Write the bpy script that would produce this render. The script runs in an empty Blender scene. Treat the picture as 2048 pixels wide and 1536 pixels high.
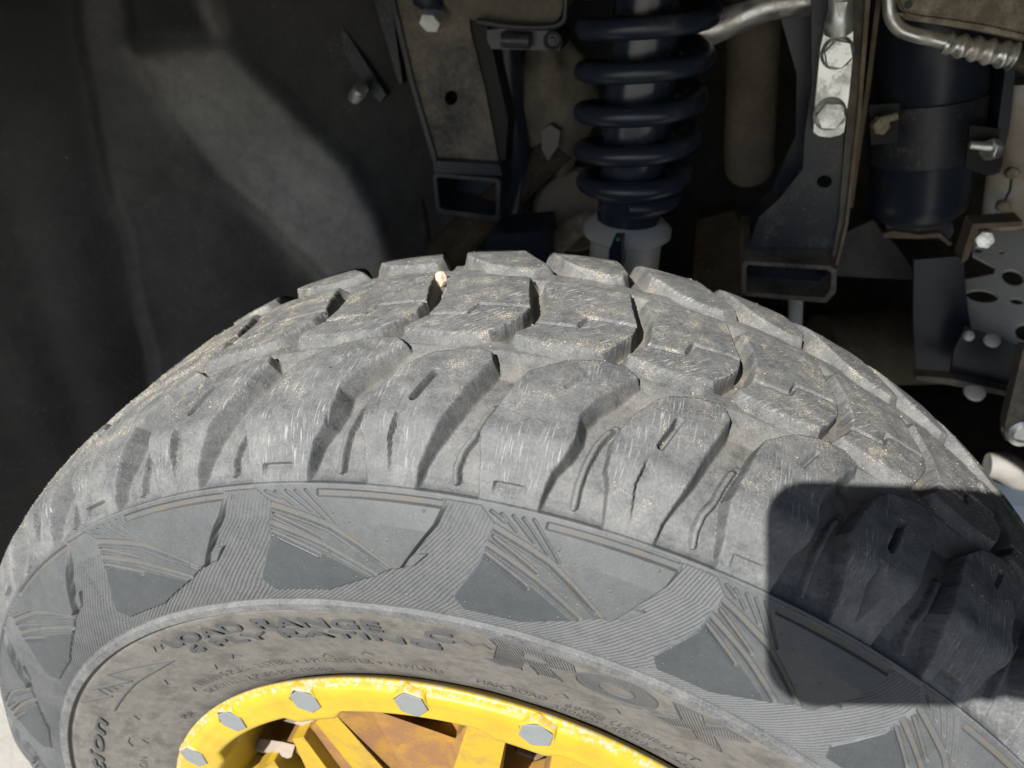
import bpy, bmesh, math, random
import numpy as np
from mathutils import Vector, Matrix
rnd = random.Random(7)
C = bpy.context.scene.collection
SC = bpy.context.scene

# ------------------------------------------------------------------ camera
CAM = np.array([0.06129058, -0.20559443, 0.52171786])
RV = np.array([0.96990007, 0.24255192, 0.02150406])
UV = np.array([-0.14839415, 0.51874289, 0.84195308])
FV = np.array([-0.19306226, 0.81980143, -0.53912205])
FPX = 1469.702
cd = bpy.data.cameras.new('camera'); co = bpy.data.objects.new('camera', cd); C.objects.link(co)
M3 = Matrix((RV.tolist(), UV.tolist(), (-FV).tolist())).transposed()
co.matrix_world = Matrix.Translation(CAM.tolist()) @ M3.to_4x4()
cd.sensor_width = 36; cd.lens = 36 * FPX / 2048; cd.clip_start = 0.01; cd.clip_end = 500
cd.dof.use_dof = True; cd.dof.focus_distance = 0.33; cd.dof.aperture_fstop = 10.5
SC.camera = co

# ------------------------------------------------------------------ light
def ray(px, py):
    return FV + ((px - 1024) / FPX) * RV + ((768 - py) / FPX) * UV
SUND = ray(1612, 1046); SUND = SUND / np.linalg.norm(SUND)          # the way the sunlight travels
tosun = -SUND
w = bpy.data.worlds.new('World'); SC.world = w; w.use_nodes = True
nt = w.node_tree; bg = nt.nodes['Background']
sky = nt.nodes.new('ShaderNodeTexSky'); sky.sky_type = 'NISHITA'; sky.sun_disc = False
sky.sun_elevation = math.asin(tosun[2]); sky.sun_rotation = math.atan2(tosun[0], tosun[1])
nt.links.new(sky.outputs[0], bg.inputs[0]); bg.inputs[1].default_value = 0.05
sd_ = bpy.data.lights.new('sun', 'SUN'); so = bpy.data.objects.new('sun', sd_); C.objects.link(so)
sd_.energy = 5.0; sd_.angle = math.radians(0.53); sd_.color = (1.0, 0.975, 0.935)
so.rotation_euler = Vector(SUND.tolist()).to_track_quat('-Z', 'Y').to_euler(); so.location = (-2, -7, 6)
SC.view_settings.view_transform = 'Standard'; SC.view_settings.look = 'None'
SC.view_settings.exposure = 1.45; SC.view_settings.gamma = 1.0

# ------------------------------------------------------------------ helpers
class G:
    """tiny node-graph builder"""
    def __init__(s, name):
        s.m = bpy.data.materials.new(name); s.m.use_nodes = True; s.t = s.m.node_tree
        s.b = s.t.nodes['Principled BSDF']
    def n(s, t, **k):
        x = s.t.nodes.new(t)
        for a, v in k.items(): setattr(x, a, v)
        return x
    def l(s, a, b): s.t.links.new(a, b)
    def put(s, sock, v):
        if isinstance(v, (int, float)): sock.default_value = v
        elif isinstance(v, tuple): sock.default_value = v if len(v) != 3 or sock.type == 'VECTOR' else v + (1,)
        else: s.l(v, sock)
    def math(s, op, a, b=0.0, clamp=False):
        x = s.n('ShaderNodeMath', operation=op, use_clamp=clamp); s.put(x.inputs[0], a); s.put(x.inputs[1], b); return x.outputs[0]
    def noise(s, vec, scale, detail=3, rough=0.55):
        x = s.n('ShaderNodeTexNoise'); x.inputs['Scale'].default_value = scale; x.inputs['Detail'].default_value = detail
        x.inputs['Roughness'].default_value = rough
        if vec is not None: s.l(vec, x.inputs['Vector'])
        return x.outputs['Fac']
    def ramp(s, v, a, b, lo=0.0, hi=1.0):
        x = s.n('ShaderNodeMapRange', clamp=True); s.put(x.inputs[0], v); x.inputs[1].default_value = a; x.inputs[2].default_value = b
        x.inputs[3].default_value = lo; x.inputs[4].default_value = hi; return x.outputs[0]
    def mix(s, f, a, b):
        x = s.n('ShaderNodeMix', data_type='RGBA'); s.put(x.inputs[0], f); s.put(x.inputs[6], a); s.put(x.inputs[7], b); return x.outputs[2]
    def attr(s, name):
        return s.n('ShaderNodeAttribute', attribute_name=name)
    def scale(s, vec, v):
        x = s.n('ShaderNodeMapping'); s.l(vec, x.inputs[0]); x.inputs['Scale'].default_value = v; return x.outputs[0]
    def obj(s): return s.n('ShaderNodeTexCoord').outputs['Object']
    def bump(s, h, strength, dist=0.001):
        x = s.n('ShaderNodeBump'); x.inputs['Strength'].default_value = strength; x.inputs['Distance'].default_value = dist
        s.l(h, x.inputs['Height']); s.l(x.outputs[0], s.b.inputs['Normal'])
    def out(s, col=None, rough=None, metal=None, spec=None):
        if col is not None: s.put(s.b.inputs['Base Color'], col)
        if rough is not None: s.put(s.b.inputs['Roughness'], rough)
        if metal is not None: s.put(s.b.inputs['Metallic'], metal)
        if spec is not None: s.put(s.b.inputs['Specular IOR Level'], spec)
        return s.m

def dirty(name, base, dirt, amount=0.3, scale=40, rough=0.5, metal=0.0, spec=0.5, bump=0.15, speck=0.0, bscale=500):
    """painted / bare surface with patchy dustiness, fine grain and a few specks"""
    g = G(name); v = g.n('ShaderNodeNewGeometry').outputs['Position']
    n1 = g.noise(v, scale, 5, 0.6); n2 = g.noise(v, scale * 9, 4, 0.65)
    f = g.math('ADD', g.math('MULTIPLY', n1, 0.65), g.math('MULTIPLY', n2, 0.35))
    f = g.ramp(f, 0.62 - amount * 0.5, 0.78 - amount * 0.35, 0.02, 0.92)
    col = g.mix(f, base, dirt)
    if speck:
        n3 = g.noise(v, 420, 2, 0.5); sp = g.ramp(n3, 0.70 - speck * 0.1, 0.74 - speck * 0.1)
        col = g.mix(g.math('MULTIPLY', sp, 0.7), col, (0.26, 0.23, 0.18))
    r = g.math('ADD', g.math('MULTIPLY', f, 0.35), rough, True)
    g.bump(g.noise(v, bscale, 4, 0.6), bump, 0.0006)
    met = g.math('MULTIPLY', g.math('SUBTRACT', 1.0, f), metal)
    return g.out(col, r, met, spec)

def link(name, me, mat=None, parent=None, kind=None):
    o = bpy.data.objects.new(name, me); C.objects.link(o)
    if mat is not None: me.materials.append(mat)
    if parent is not None: o.parent = parent
    if kind: o['kind'] = kind
    return o
def tag(o, label, cat, group=None):
    o['label'] = label; o['category'] = cat
    if group: o['group'] = group
    return o
def empty(name, loc, label, cat, group=None):
    o = bpy.data.objects.new(name, None); C.objects.link(o); o.location = loc; o.empty_display_size = 0.02
    return tag(o, label, cat, group)
def adopt(o, parent):
    """parent without moving: the mesh data is given in world coordinates"""
    o.parent = parent
    m = Matrix.Identity(4); q = parent
    while q is not None:
        m = Matrix.Translation(q.location) @ m; q = q.parent
    o.matrix_parent_inverse = m.inverted()
    return o
def part(name, bm, mat, parent=None, smooth=False, bev=0.0, seg=2):
    if bev > 0:
        es = [e for e in bm.edges if len(e.link_faces) == 2 and e.calc_face_angle(0) > 0.5]
        bmesh.ops.bevel(bm, geom=es, offset=bev, segments=seg, affect='EDGES', profile=0.6)
    bmesh.ops.recalc_face_normals(bm, faces=bm.faces)
    me = bpy.data.meshes.new(name); bm.to_mesh(me); bm.free()
    if smooth:
        me.polygons.foreach_set('use_smooth', np.ones(len(me.polygons), bool))
        me.set_sharp_from_angle(angle=math.radians(40))
    o = link(name, me, mat)
    if parent is not None: adopt(o, parent)
    return o
# a photograph pixel on a real plane of the place: y = const (parallel to the wheel face), or any point + normal
def on_y(px, py, y):
    d = ray(px, py); t = (y - CAM[1]) / d[1]; return CAM + t * d
def on_plane(px, py, q, n):
    d = ray(px, py); t = np.dot(np.array(q) - CAM, n) / np.dot(d, n); return CAM + t * d
def at(px, py, depth): return CAM + ray(px, py) * depth
def prism(pts, vec, bm=None):
    """closed outline swept along vec"""
    bm = bm or bmesh.new(); vec = Vector(vec)
    a = [bm.verts.new(p) for p in pts]; b = [bm.verts.new(Vector(p) + vec) for p in pts]
    n = len(a)
    bm.faces.new(a); bm.faces.new(b[::-1])
    for i in range(n): bm.faces.new((a[i], b[i], b[(i + 1) % n], a[(i + 1) % n]))
    return bm
def tube(path, rad, n=16, bm=None, caps=True):
    bm = bm or bmesh.new(); path = [Vector(p) for p in path]
    if not hasattr(rad, '__len__'): rad = [rad] * len(path)
    up = None; rings = []
    for i, p in enumerate(path):
        t = (path[min(i + 1, len(path) - 1)] - path[max(i - 1, 0)]).normalized()
        if up is None: up = t.orthogonal().normalized()
        up = (up - t * up.dot(t)).normalized(); s = t.cross(up)
        rings.append([bm.verts.new(p + (up * math.cos(a) + s * math.sin(a)) * rad[i]) for a in (2 * math.pi * k / n for k in range(n))])
    for r0, r1 in zip(rings, rings[1:]):
        for k in range(n): bm.faces.new((r0[k], r0[(k + 1) % n], r1[(k + 1) % n], r1[k]))
    if caps: bm.faces.new(rings[0][::-1]); bm.faces.new(rings[-1])
    return bm
def smooth_path(P, m=8):
    P = [np.array(p, float) for p in P]; E = [2 * P[0] - P[1]] + P + [2 * P[-1] - P[-2]]; out = []
    for i in range(len(P) - 1):
        a, b, c, d = E[i:i + 4]
        for k in range(m):
            t = k / m
            out.append(0.5 * (2 * b + (c - a) * t + (2 * a - 5 * b + 4 * c - d) * t * t + (3 * b - a - 3 * c + d) * t ** 3))
    out.append(P[-1]); return out
def hexhead(c, ax, af, h, rot=0.0, flange=0.0, bm=None):
    """flanged hex head: c base centre, ax outward axis"""
    bm = bm or bmesh.new(); ax = Vector(ax).normalized(); u = ax.orthogonal().normalized(); v = ax.cross(u); c = Vector(c)
    def ring(r, z, n, ph=0): return [bm.verts.new(c + ax * z + (u * math.cos(2 * math.pi * k / n + ph) + v * math.sin(2 * math.pi * k / n + ph)) * r) for k in range(n)]
    def lathe(rs, n, ph):
        R = [ring(r, z, n, ph) for r, z in rs]
        for r0, r1 in zip(R, R[1:]):
            for k in range(n): bm.faces.new((r0[k], r0[(k + 1) % n], r1[(k + 1) % n], r1[k]))
        bm.faces.new(R[-1]); bm.faces.new(R[0][::-1])
    z0 = 0
    if flange: lathe([(flange, 0), (flange, h * .16), (flange * .82, h * .34)], 28, 0); z0 = h * .3
    R = af / math.sqrt(3)
    lathe([(R, z0), (R, h * .93), (R * .93, h)], 6, rot)
    return bm
def disc(c, ax, rs, n=32, bm=None):
    """solid of revolution from (radius, height) pairs"""
    bm = bm or bmesh.new(); ax = Vector(ax).normalized(); u = ax.orthogonal().normalized(); v = ax.cross(u); c = Vector(c)
    R = [[bm.verts.new(c + ax * z + (u * math.cos(2 * math.pi * k / n) + v * math.sin(2 * math.pi * k / n)) * r) for k in range(n)] for r, z in rs]
    for r0, r1 in zip(R, R[1:]):
        for k in range(n): bm.faces.new((r0[k], r0[(k + 1) % n], r1[(k + 1) % n], r1[k]))
    bm.faces.new(R[0][::-1]); bm.faces.new(R[-1])
    return bm

# ------------------------------------------------------------------ ground
GZ = -0.352
g = G('concrete'); v = g.n('ShaderNodeNewGeometry').outputs['Position']
f = g.math('ADD', g.math('MULTIPLY', g.noise(v, 9, 6, .6), .6), g.math('MULTIPLY', g.noise(v, 120, 4, .6), .4))
g.bump(g.noise(v, 260, 4, .6), .4, .002)
concrete = g.out(g.mix(g.ramp(f, .35, .66), (.23, .218, .195), (.305, .294, .27)), .9, 0, .2)
bm = bmesh.new(); n = 24
xs = [-60 * (1 - 2 * i / n) * abs(1 - 2 * i / n) for i in range(n + 1)]
V = [[bm.verts.new((x, y, GZ)) for x in xs] for y in xs]
for i in range(n):
    for j in range(n): bm.faces.new((V[i][j], V[i][j + 1], V[i + 1][j + 1], V[i + 1][j]))
o = part('ground', bm, concrete); o['kind'] = 'structure'; o['label'] = 'pale sunlit concrete ground beside the tyre'

# ------------------------------------------------------------------ wheel
# cross-section of the tyre (axial y, radius r), outer face towards -Y; s = arc length along it
YC = 0.109
PT = np.array([(.0190,.186),(.0078,.2025),(.0038,.2105),(.0000,.2222),(-.0060,.243),(-.0115,.262),(-.0138,.2774),(-.0136,.292),(-.0105,.308),(-.0055,.322),(-.0003,.3319),(.0075,.3430),(.018,.3520),(.034,.3590),(.0543,.3625),(.082,.3638),(.109,.3642)])
PM = PT[::-1][1:].copy(); PM[:, 0] = 2 * YC - PM[:, 0]
CVP = np.array(smooth_path(np.concatenate([PT, PM]), 60))
CVS = np.concatenate([[0], np.cumsum(np.linalg.norm(np.diff(CVP, axis=0), axis=1))])
S_C = CVS[10 * 60]                                                   # shoulder line
S_OFF = 0.15282 - S_C                                                # pattern tables were measured with s = 152.82 mm there
CVS = CVS + S_OFF
tg = np.gradient(CVP, axis=0); tg /= np.linalg.norm(tg, axis=1)[:, None]
def prof(s):
    y = np.interp(s, CVS, CVP[:, 0]); r = np.interp(s, CVS, CVP[:, 1])
    ty = np.interp(s, CVS, tg[:, 0]); tr = np.interp(s, CVS, tg[:, 1])
    return y, r, -tr, ty                                              # outward normal (ny, nr)
STOT = 0.5463
# pitch sequence of the tread (degrees) measured on the photograph
UA = np.array([-5, -4, -3, -2, -1, 0, 1, 2, 3, 4, 5, 6.]); TA = np.array([-88., -71., -52.6, -31.9, -12.6, 4.1, 19.8, 35.0, 50.6, 66.4, 82.4, 98.5])
def a_of(thdeg):
    return 16.6 * np.interp(thdeg, TA, UA) + 4.1
def th_of(a): return np.interp((np.asarray(a) - 4.1) / 16.6, UA, TA)
_h = np.random.RandomState(3).rand(512, 512)
def vnoise(x, y):
    xi = np.floor(x).astype(int); yi = np.floor(y).astype(int); fx = x - xi; fy = y - yi
    fx = fx * fx * (3 - 2 * fx); fy = fy * fy * (3 - 2 * fy)
    g_ = lambda i, j: _h[i % 512, j % 512]
    return (g_(xi, yi) * (1 - fx) + g_(xi + 1, yi) * fx) * (1 - fy) + (g_(xi, yi + 1) * (1 - fx) + g_(xi + 1, yi + 1) * fx) * fy
def sdf(x, y, poly):
    """signed distance, positive inside"""
    P = np.asarray(poly, float); d = np.full(x.shape, 1e9); ins = np.zeros(x.shape, bool)
    for i in range(len(P)):
        a = P[i]; b = P[(i + 1) % len(P)]; e = b - a; wx = x - a[0]; wy = y - a[1]
        t = np.clip((wx * e[0] + wy * e[1]) / (e @ e), 0, 1)
        d = np.minimum(d, (wx - e[0] * t) ** 2 + (wy - e[1] * t) ** 2)
        c = ((a[1] <= y) != (b[1] <= y))
        if e[1] != 0: ins ^= c & (wx < e[0] * wy / e[1])
    d = np.sqrt(d); return np.where(ins, d, -d)
def pld(x, y, pl):
    """distance to a polyline and the position along it (0..1)"""
    P = np.asarray(pl, float); d = np.full(x.shape, 1e9); u = np.zeros(x.shape); L = np.linalg.norm(np.diff(P, axis=0), axis=1); cum = np.concatenate([[0], np.cumsum(L)])
    for i in range(len(P) - 1):
        a = P[i]; e = P[i + 1] - a; wx = x - a[0]; wy = y - a[1]
        t = np.clip((wx * e[0] + wy * e[1]) / (e @ e), 0, 1); q = np.hypot(wx - e[0] * t, wy - e[1] * t)
        m = q < d; d = np.where(m, q, d); u = np.where(m, (cum[i] + t * L[i]) / cum[-1], u)
    return d, u
sstep = lambda x: np.clip(x, 0, 1) ** 2 * (3 - 2 * np.clip(x, 0, 1))
MX = math.radians(1) * 362                                            # mm of tread per degree
def mm(P): return np.array([(a * MX, s) for a, s in P])
LUGN = mm([(0.2,151),(-.1,165.5),(-.5,178.8),(-.1,186.9),(.4,197),(.8,206.2),(1.3,213.7),(2.3,219.6),(3.6,226.9),(5.9,232),(7.6,231.4),(8.6,225.8),(7.3,215.8),(6.1,204.7),(5.4,195.1),(5.5,185.6),(5.2,177),(4.5,168.8),(4.25,160.1),(4.1,151)])
LUGM = mm([(8.8,152),(8.6,160.2),(8.4,169),(8.0,175),(8.0,188.9),(8.8,201.6),(10.1,214.2),(11.,219.5),(12.9,224.5),(14.2,225.5),(15.0,223.6),(15.3,217.6),(14.7,206.9),(14.0,194.9),(13.4,181.5),(12.75,169.5),(12.4,161.2),(12.3,152)])
KBL = mm([(-9.0,242.0),(-8.5,246),(-7.85,252.5),(-7.6,266),(-7.75,280),(-8.6,296),(-8.2,300.5),(-1.7,301.5),(-1.2,285),(-.5,268),(-.75,257),(-1.7,247),(-2.6,240),(-5,237.2),(-8.8,239.8)])
FLR = np.array([(0,0.),(150.5,0.),(152.5,1.2),(154.5,3.6),(158,5.8),(170,7.9),(190,9.2),(216,9.6),(223,6.6),(230,3.9),(238,4.2),(246,9.6),(273,10.5)])
def floor_depth(s):
    q = np.where(s > 273.15, 546.3 - s, s); return np.interp(q, FLR[:, 0], FLR[:, 1])
RIBNM = mm([(8.0,199.3),(7.4,193),(7.0,187),(6.6,175.7),(6.45,165.7),(6.5,157.5)])
RIBMN = mm([(.3-.2,199.3),(-.4,194),(-.8,186.2),(-1.1,178.2),(-1.6,171),(-1.8,163),(-1.65,157.6)]) + np.array([0, 0.])
ZIG = mm([(-8.4,253.2),(-4.9,255.2),(-4.3,265.6),(-.3,267.8)])

def tread(TH, S):
    """TH deg, S mm (2-D grids) -> height mm, label, depth"""
    A = a_of(TH); X = A * MX
    D = floor_depth(S) + .5 * (vnoise(X / 6, S / 6) - .5)
    H = -D.copy(); LB = np.zeros(TH.shape, int)
    edge = .32 * (vnoise(X / 2.3 + 9, S / 2.3) - .5) + .35 * (vnoise(X / .9, S / .9 + 5) - .5)
    def block(poly, lab, wfun, grow=.0, cut=None, brow=0.):
        lo = poly.min(0) - 9; hi = poly.max(0) + 9
        cx = np.where((X[0] > lo[0]) & (X[0] < hi[0]))[0]; cy = np.where((S[:, 0] > lo[1]) & (S[:, 0] < hi[1]))[0]
        if len(cx) < 2 or len(cy) < 2: return
        sl = (slice(cy[0], cy[-1] + 1), slice(cx[0], cx[-1] + 1)); x = X[sl]; s = S[sl]
        d = sdf(x, s, poly) + grow; d = d + edge[sl] * np.clip(1 + d / 1.6, 0.12, 1); wv = wfun(x, s)
        t = np.clip(-d / wv, 0, 1); t = .93 * t + .07 * sstep(t)
        rnd_ = np.clip(1 - np.clip(d, 0, .5) / .5, 0, 1) ** 2 * .16
        top = -rnd_ + .30 * (vnoise(x / 13 + 3, s / 13) - .5) + .10 * (vnoise(x / 3.1, s / 3.1) - .5) - .25
        if brow: top = top + 1.7 * np.exp(-((s - 181) / 6.5) ** 2)
        if cut is not None: top = top - cut(x, s, d)
        h = -D[sl] + np.maximum(D[sl] + top, 0.02) * (1 - t)
        m = (h > H[sl] + 1e-6) & (t < 1)
        H[sl] = np.where(m, h, H[sl]); LB[sl] = np.where(m, lab, LB[sl])
    lab = 0
    for k in range(-6, 7):
        o = 16.6 * k * MX
        def cutN(x, s, d):
            c = np.zeros(x.shape); xx = (x - o) / MX
            m = (xx > 1.0) & (xx < 3.15) & (s > 155.3) & (s < 160.9); c = np.where(m, 2.7 * (s - 155.0) / 5.9 * np.clip((3.3 - xx) / .5, .35, 1), c)
            q, u = pld(x - o, s, mm([(5.2,220.4),(4.05,208.8)])); return c + 1.5 * np.clip(1.25 - q, 0, .6) / .6
        def cutM(x, s, d):
            xx = (x - o) / MX; q, u = pld(x - o, s, mm([(11.9,206.2),(11.05,191.1)]))
            c = 5.0 * np.clip(1.75 - q, 0, .9) / .9
            aL = np.interp(s, [157.5, 173, 183.5], [10.4, 10.0, 10.35]); aR = np.interp(s, [157.5, 165, 172, 178, 183.5], [10.42, 10.95, 11.35, 11.1, 10.4])
            m = (xx > aL) & (xx < aR); dep = np.interp(s, [157, 165, 178, 183.5], [1.2, 2.4, 4.8, 3.6])
            c = np.maximum(c, np.where(m, dep * (1 - (xx - aL) / np.maximum(aR - aL, .05)) * np.clip((xx - aL) / .08, 0, 1), 0))
            for P in ([(11.75,161.2),(11.35,157.6),(11.75,156.6),(11.75,161.2)],):
                q, u = pld(x - o, s, mm(P)); c = c + .35 * np.clip(.8 - q, 0, .5)
            return c
        wl = lambda x, s: np.interp(s, [150, 156, 170, 190, 212, 226], [.9, 1.8, 3.2, 4.3, 3.8, 2.2])
        CN_ = lambda s: np.interp(s, [151, 180, 197, 205, 214, 226, 232], [2.2, 2.5, 3.0, 3.5, 4.5, 6.5, 6.9]); CM_ = lambda s: np.interp(s, [152, 180, 190, 202, 214, 225], [10.5, 10.7, 10.8, 11.7, 12.5, 13.8])
        wN = lambda x, s: wl(x, s) * np.where((x - o) / MX < CN_(s), .36, 1.0); wM = lambda x, s: wl(x, s) * np.where((x - o) / MX < CM_(s), .36, 1.0)
        block(LUGN + [o, 0], lab + 1, wN, cut=cutN, brow=1.); block(LUGM + [o, 0], lab + 2, wM, cut=cutM, brow=1.)
        for rp_ in (RIBNM, RIBMN):
            P = rp_ + [o, 0]; lo = P.min(0) - 4; hi = P.max(0) + 4
            cx = np.where((X[0] > lo[0]) & (X[0] < hi[0]))[0]; cy = np.where((S[:, 0] > lo[1]) & (S[:, 0] < hi[1]))[0]
            if len(cx) > 1 and len(cy) > 1:
                sl = (slice(cy[0], cy[-1] + 1), slice(cx[0], cx[-1] + 1)); q, u = pld(X[sl], S[sl], P)
                h = -D[sl] + 3.3 * np.clip(1 - (q / 1.8) ** 3, 0, 1) ** .7 * np.clip((.0 + u) / .12, .3, 1); LBs = LB[sl]
                H[sl] = np.where(q < 1.75, np.maximum(h, H[sl]), H[sl])
        for j in range(2):
            oj = o + 8.3 * j * MX
            def cutK(x, s, d, oj=oj, j=j):
                q, u = pld(x - oj, s, ZIG); dep = np.where((u > .42) & (u < .62), 3.2, 1.1)
                return dep * np.clip(1.25 - q, 0, .8) / .8
            wk = lambda x, s, oj=oj: 1.6 + 5.4 * sstep((248 - s) / 9) * (.15 + .85 * sstep((-2.4 - (x - oj) / MX) / 1.0) * sstep(((x - oj) / MX + 9.2) / .8)) + 3 * sstep((s - 296) / 6)
            block(KBL + [oj, 0], lab + 3 + j, wk, cut=cutK)
        F_ = lambda P: (np.array([0, 546.3]) + P * [1, -1])[::-1] + [o - 9.6 * MX, 0]
        wf = lambda x, s: np.interp(546.3 - s, [150, 156, 170, 190, 212, 226], [1.2, 2.2, 2.6, 2.8, 2.8, 3.6])
        block(F_(LUGN), lab + 5, wf, grow=1.2); block(F_(LUGM), lab + 6, wf, grow=1.2)
        lab += 6
    return H, LB, -H / 9.5

UPL = [(.4,151.6),(14.3,151.4),(14.45,148.6),(14.0,141.2),(11.45,121),(10.7,119.2),(9.05,114.2),(4.4,104.6),(-.2,104.2),(-.95,110),(.95,128),(1.35,141),(1.6,145.2)]
MXB = math.radians(1) * 312
KSH = np.array([(97,-9.2),(100.9,-8.2),(105.7,-6.95),(117.1,-4.6),(122,-3.6),(129.3,-2.3),(138.9,-.8),(150.8,0)])
def band(TH, S):
    A = a_of(TH); X = A * MXB; mb = lambda P: np.array([(a * MXB, s) for a, s in P])
    bb = A - np.interp(S, KSH[:, 0], KSH[:, 1]); bb = (bb + 9.6) % 16.6 - 9.6; cc = np.interp(S, [97, 105, 113, 122, 132, 141, 151], [.56, .60, .66, .72, .80, .93, 1.0])
    ph = (bb + .9) * cc / .285 + .12 * (vnoise(X / 9, S / 9) - .5)
    tri = np.abs(ph - np.floor(ph) - .5) * 2
    H = -.28 + .68 * sstep(tri * 1.2 - .1) * np.clip((S - 97.2) / 1.2, 0, 1) * np.clip((151.2 - S) / .8, 0, 1) * np.clip(.7 + .6 * vnoise(X / 20, S / 20), 0, 1)
    DPB = np.clip(.45 - .45 * tri, 0, 1)
    LB = np.zeros(TH.shape, int)
    for k in range(-6, 7):
        o = 16.6 * k; P = mb([(a + o, s) for a, s in UPL]); lo = P.min(0) - 3; hi = P.max(0) + 3
        cx = np.where((X[0] > lo[0]) & (X[0] < hi[0]))[0]
        if len(cx) < 2: continue
        sl = (slice(None), slice(cx[0], cx[-1] + 1)); x = X[sl]; s = S[sl]; a = A[sl] - o
        d = sdf(x, s, P)
        # plate heights: upper plate rises towards its right edge, the lower one stays low
        line1 = 143.0 - (a - 1.6) * 2.75                                # the first diagonal groove
        up = s > line1
        top = np.where(up, 1.1 + 2.6 * sstep((a - 5) / 8.5) * np.clip((150 - s) / 12, 0, 1), .95 + .25 * sstep((a + 1) / 8))
        top = top + .12 * (vnoise(x / 9, s / 9) - .5)
        def groove(P2, hw, dep, sharp=.5):
            q, u = pld(x, s, mb([(p_[0] + o, p_[1]) for p_ in P2])); return dep * np.clip((hw + sharp - q) / sharp, 0, 1)
        gcut = groove([(1.5,144.0),(5.9,135.1),(10.65,119.3)], .8, 1.9, .7)
        gcut = np.maximum(gcut, groove([(1.6,140.0),(5.1,129.6)], .35, 1.6, .5))
        gcut = np.maximum(gcut, groove([(1.2,136.5),(5.1,126.9),(9.1,115.2)], .7, 1.8, .7))
        gcut = np.maximum(gcut, groove([(1.2,132.7),(4.6,122.6)], .4, 1.6, .55))
        for P2, off_ in (([(1.3,142.1),(5.7,133.2),(10.3,118.0)], 0), ([(1.1,134.8),(4.9,125.2),(8.8,113.9)], 0), ([(1.5,138.6),(4.9,128.6)], 0), ([(1.1,131.2),(4.4,121.4)], 0)):
            q, u = pld(x, s, mb([(p_[0] + o, p_[1]) for p_ in P2])); top = top + .6 * np.exp(-(q / .45) ** 2)
        for P2 in ([(1.9,149.3),(3.1,143.9)],[(2.7,149.5),(4.4,141.2)],[(3.4,149.4),(5.7,137.1)],[(4.1,149.8),(6.5,135.9)],[(1.2,149.6),(2.2,146.6)]):
            gcut = np.maximum(gcut, groove(P2, .25, 1.1, .5))
        # long slot under the shoulder band, with its row of small pips
        inslot = np.clip((s - 147.4) / .4, 0, 1) * np.clip((150.4 - s) / .4, 0, 1) * np.clip((a - 5.0) / .12, 0, 1) * np.clip((14.5 - a) / .12, 0, 1)
        pips = .55 * np.clip(1 - ((s - 149.5) / .9) ** 2, 0, 1) * (.5 + .5 * np.cos(a * 2 * np.pi / .335)) ** .6
        gcut = np.maximum(gcut, inslot * (2.3 - pips))
        for (pa, ps) in ((6.2,141),(7.5,138),(13.2,145.5),(10.5,132),(9.3,126.5),(8.6,121),(5.5,123.6),(1.4,130),(-.1,108),(3.6,106),(7.4,112.5),(2.1,146.9)):
            q = np.hypot(x - (pa + o) * MXB, s - ps); top = top + .4 * np.exp(-(q / .45) ** 2) - .12 * np.exp(-((q - .8) / .3) ** 2)
        wv = np.where(up & (a > 8), 1.3, .8)
        f = np.clip(1 + d / wv, 0, 1); h = H[sl] * (1 - f) + (top - gcut) * f
        # small ramp where the upper plate meets the ribs
        rp_ = sdf(x, s, mb([(11.4 + o,120.5),(12.55 + o,126.5),(13.4 + o,127.4),(12.3 + o,121.0)])); fr = np.clip(1 + rp_ / .6, 0, 1)
        h = np.maximum(h, fr * np.clip(.5 + (a - 11.4) * .75, 0, 2.0)) if True else h
        H[sl] = h; LB[sl] = np.where(f > 0.02, k + 7, LB[sl]); clean = np.where(up, -.30, np.where(s < line1 - 11.2, -.75, -.35)); DPB[sl] = DPB[sl] * (1 - f) + np.where(gcut > .25, np.clip(gcut / 1.8, 0, 1), clean) * f
    # raised shoulder band at the top, solid below it
    bandup = np.clip((S - 150.6) / .5, 0, 1) * np.clip((154 - S) / .6, 0, 1)
    H = np.where(bandup > 0, np.maximum(H, .9 * bandup - .05), H)
    H = H * np.clip((S - 97.2) / .4, 0, 1)
    return H, LB, DPB
def bead_h(TH, S):
    X = TH * math.radians(1) * 270
    h = 1.7 * sstep((S - 90.6) / .9) * sstep((97.0 - S) / 1.2)
    h = h - .5 * np.exp(-((S - 89.6) / .9) ** 2) + .35 * (vnoise(X / 16, S / 11) - .5) + .06 * (vnoise(X / 2, S / 2) - .5)
    h = h + .5 * np.exp(-((S - 22.) / .5) ** 2) * 0
    return h, np.zeros(TH.shape, int), np.clip(.15 - h * .1, 0, 1)

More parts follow.
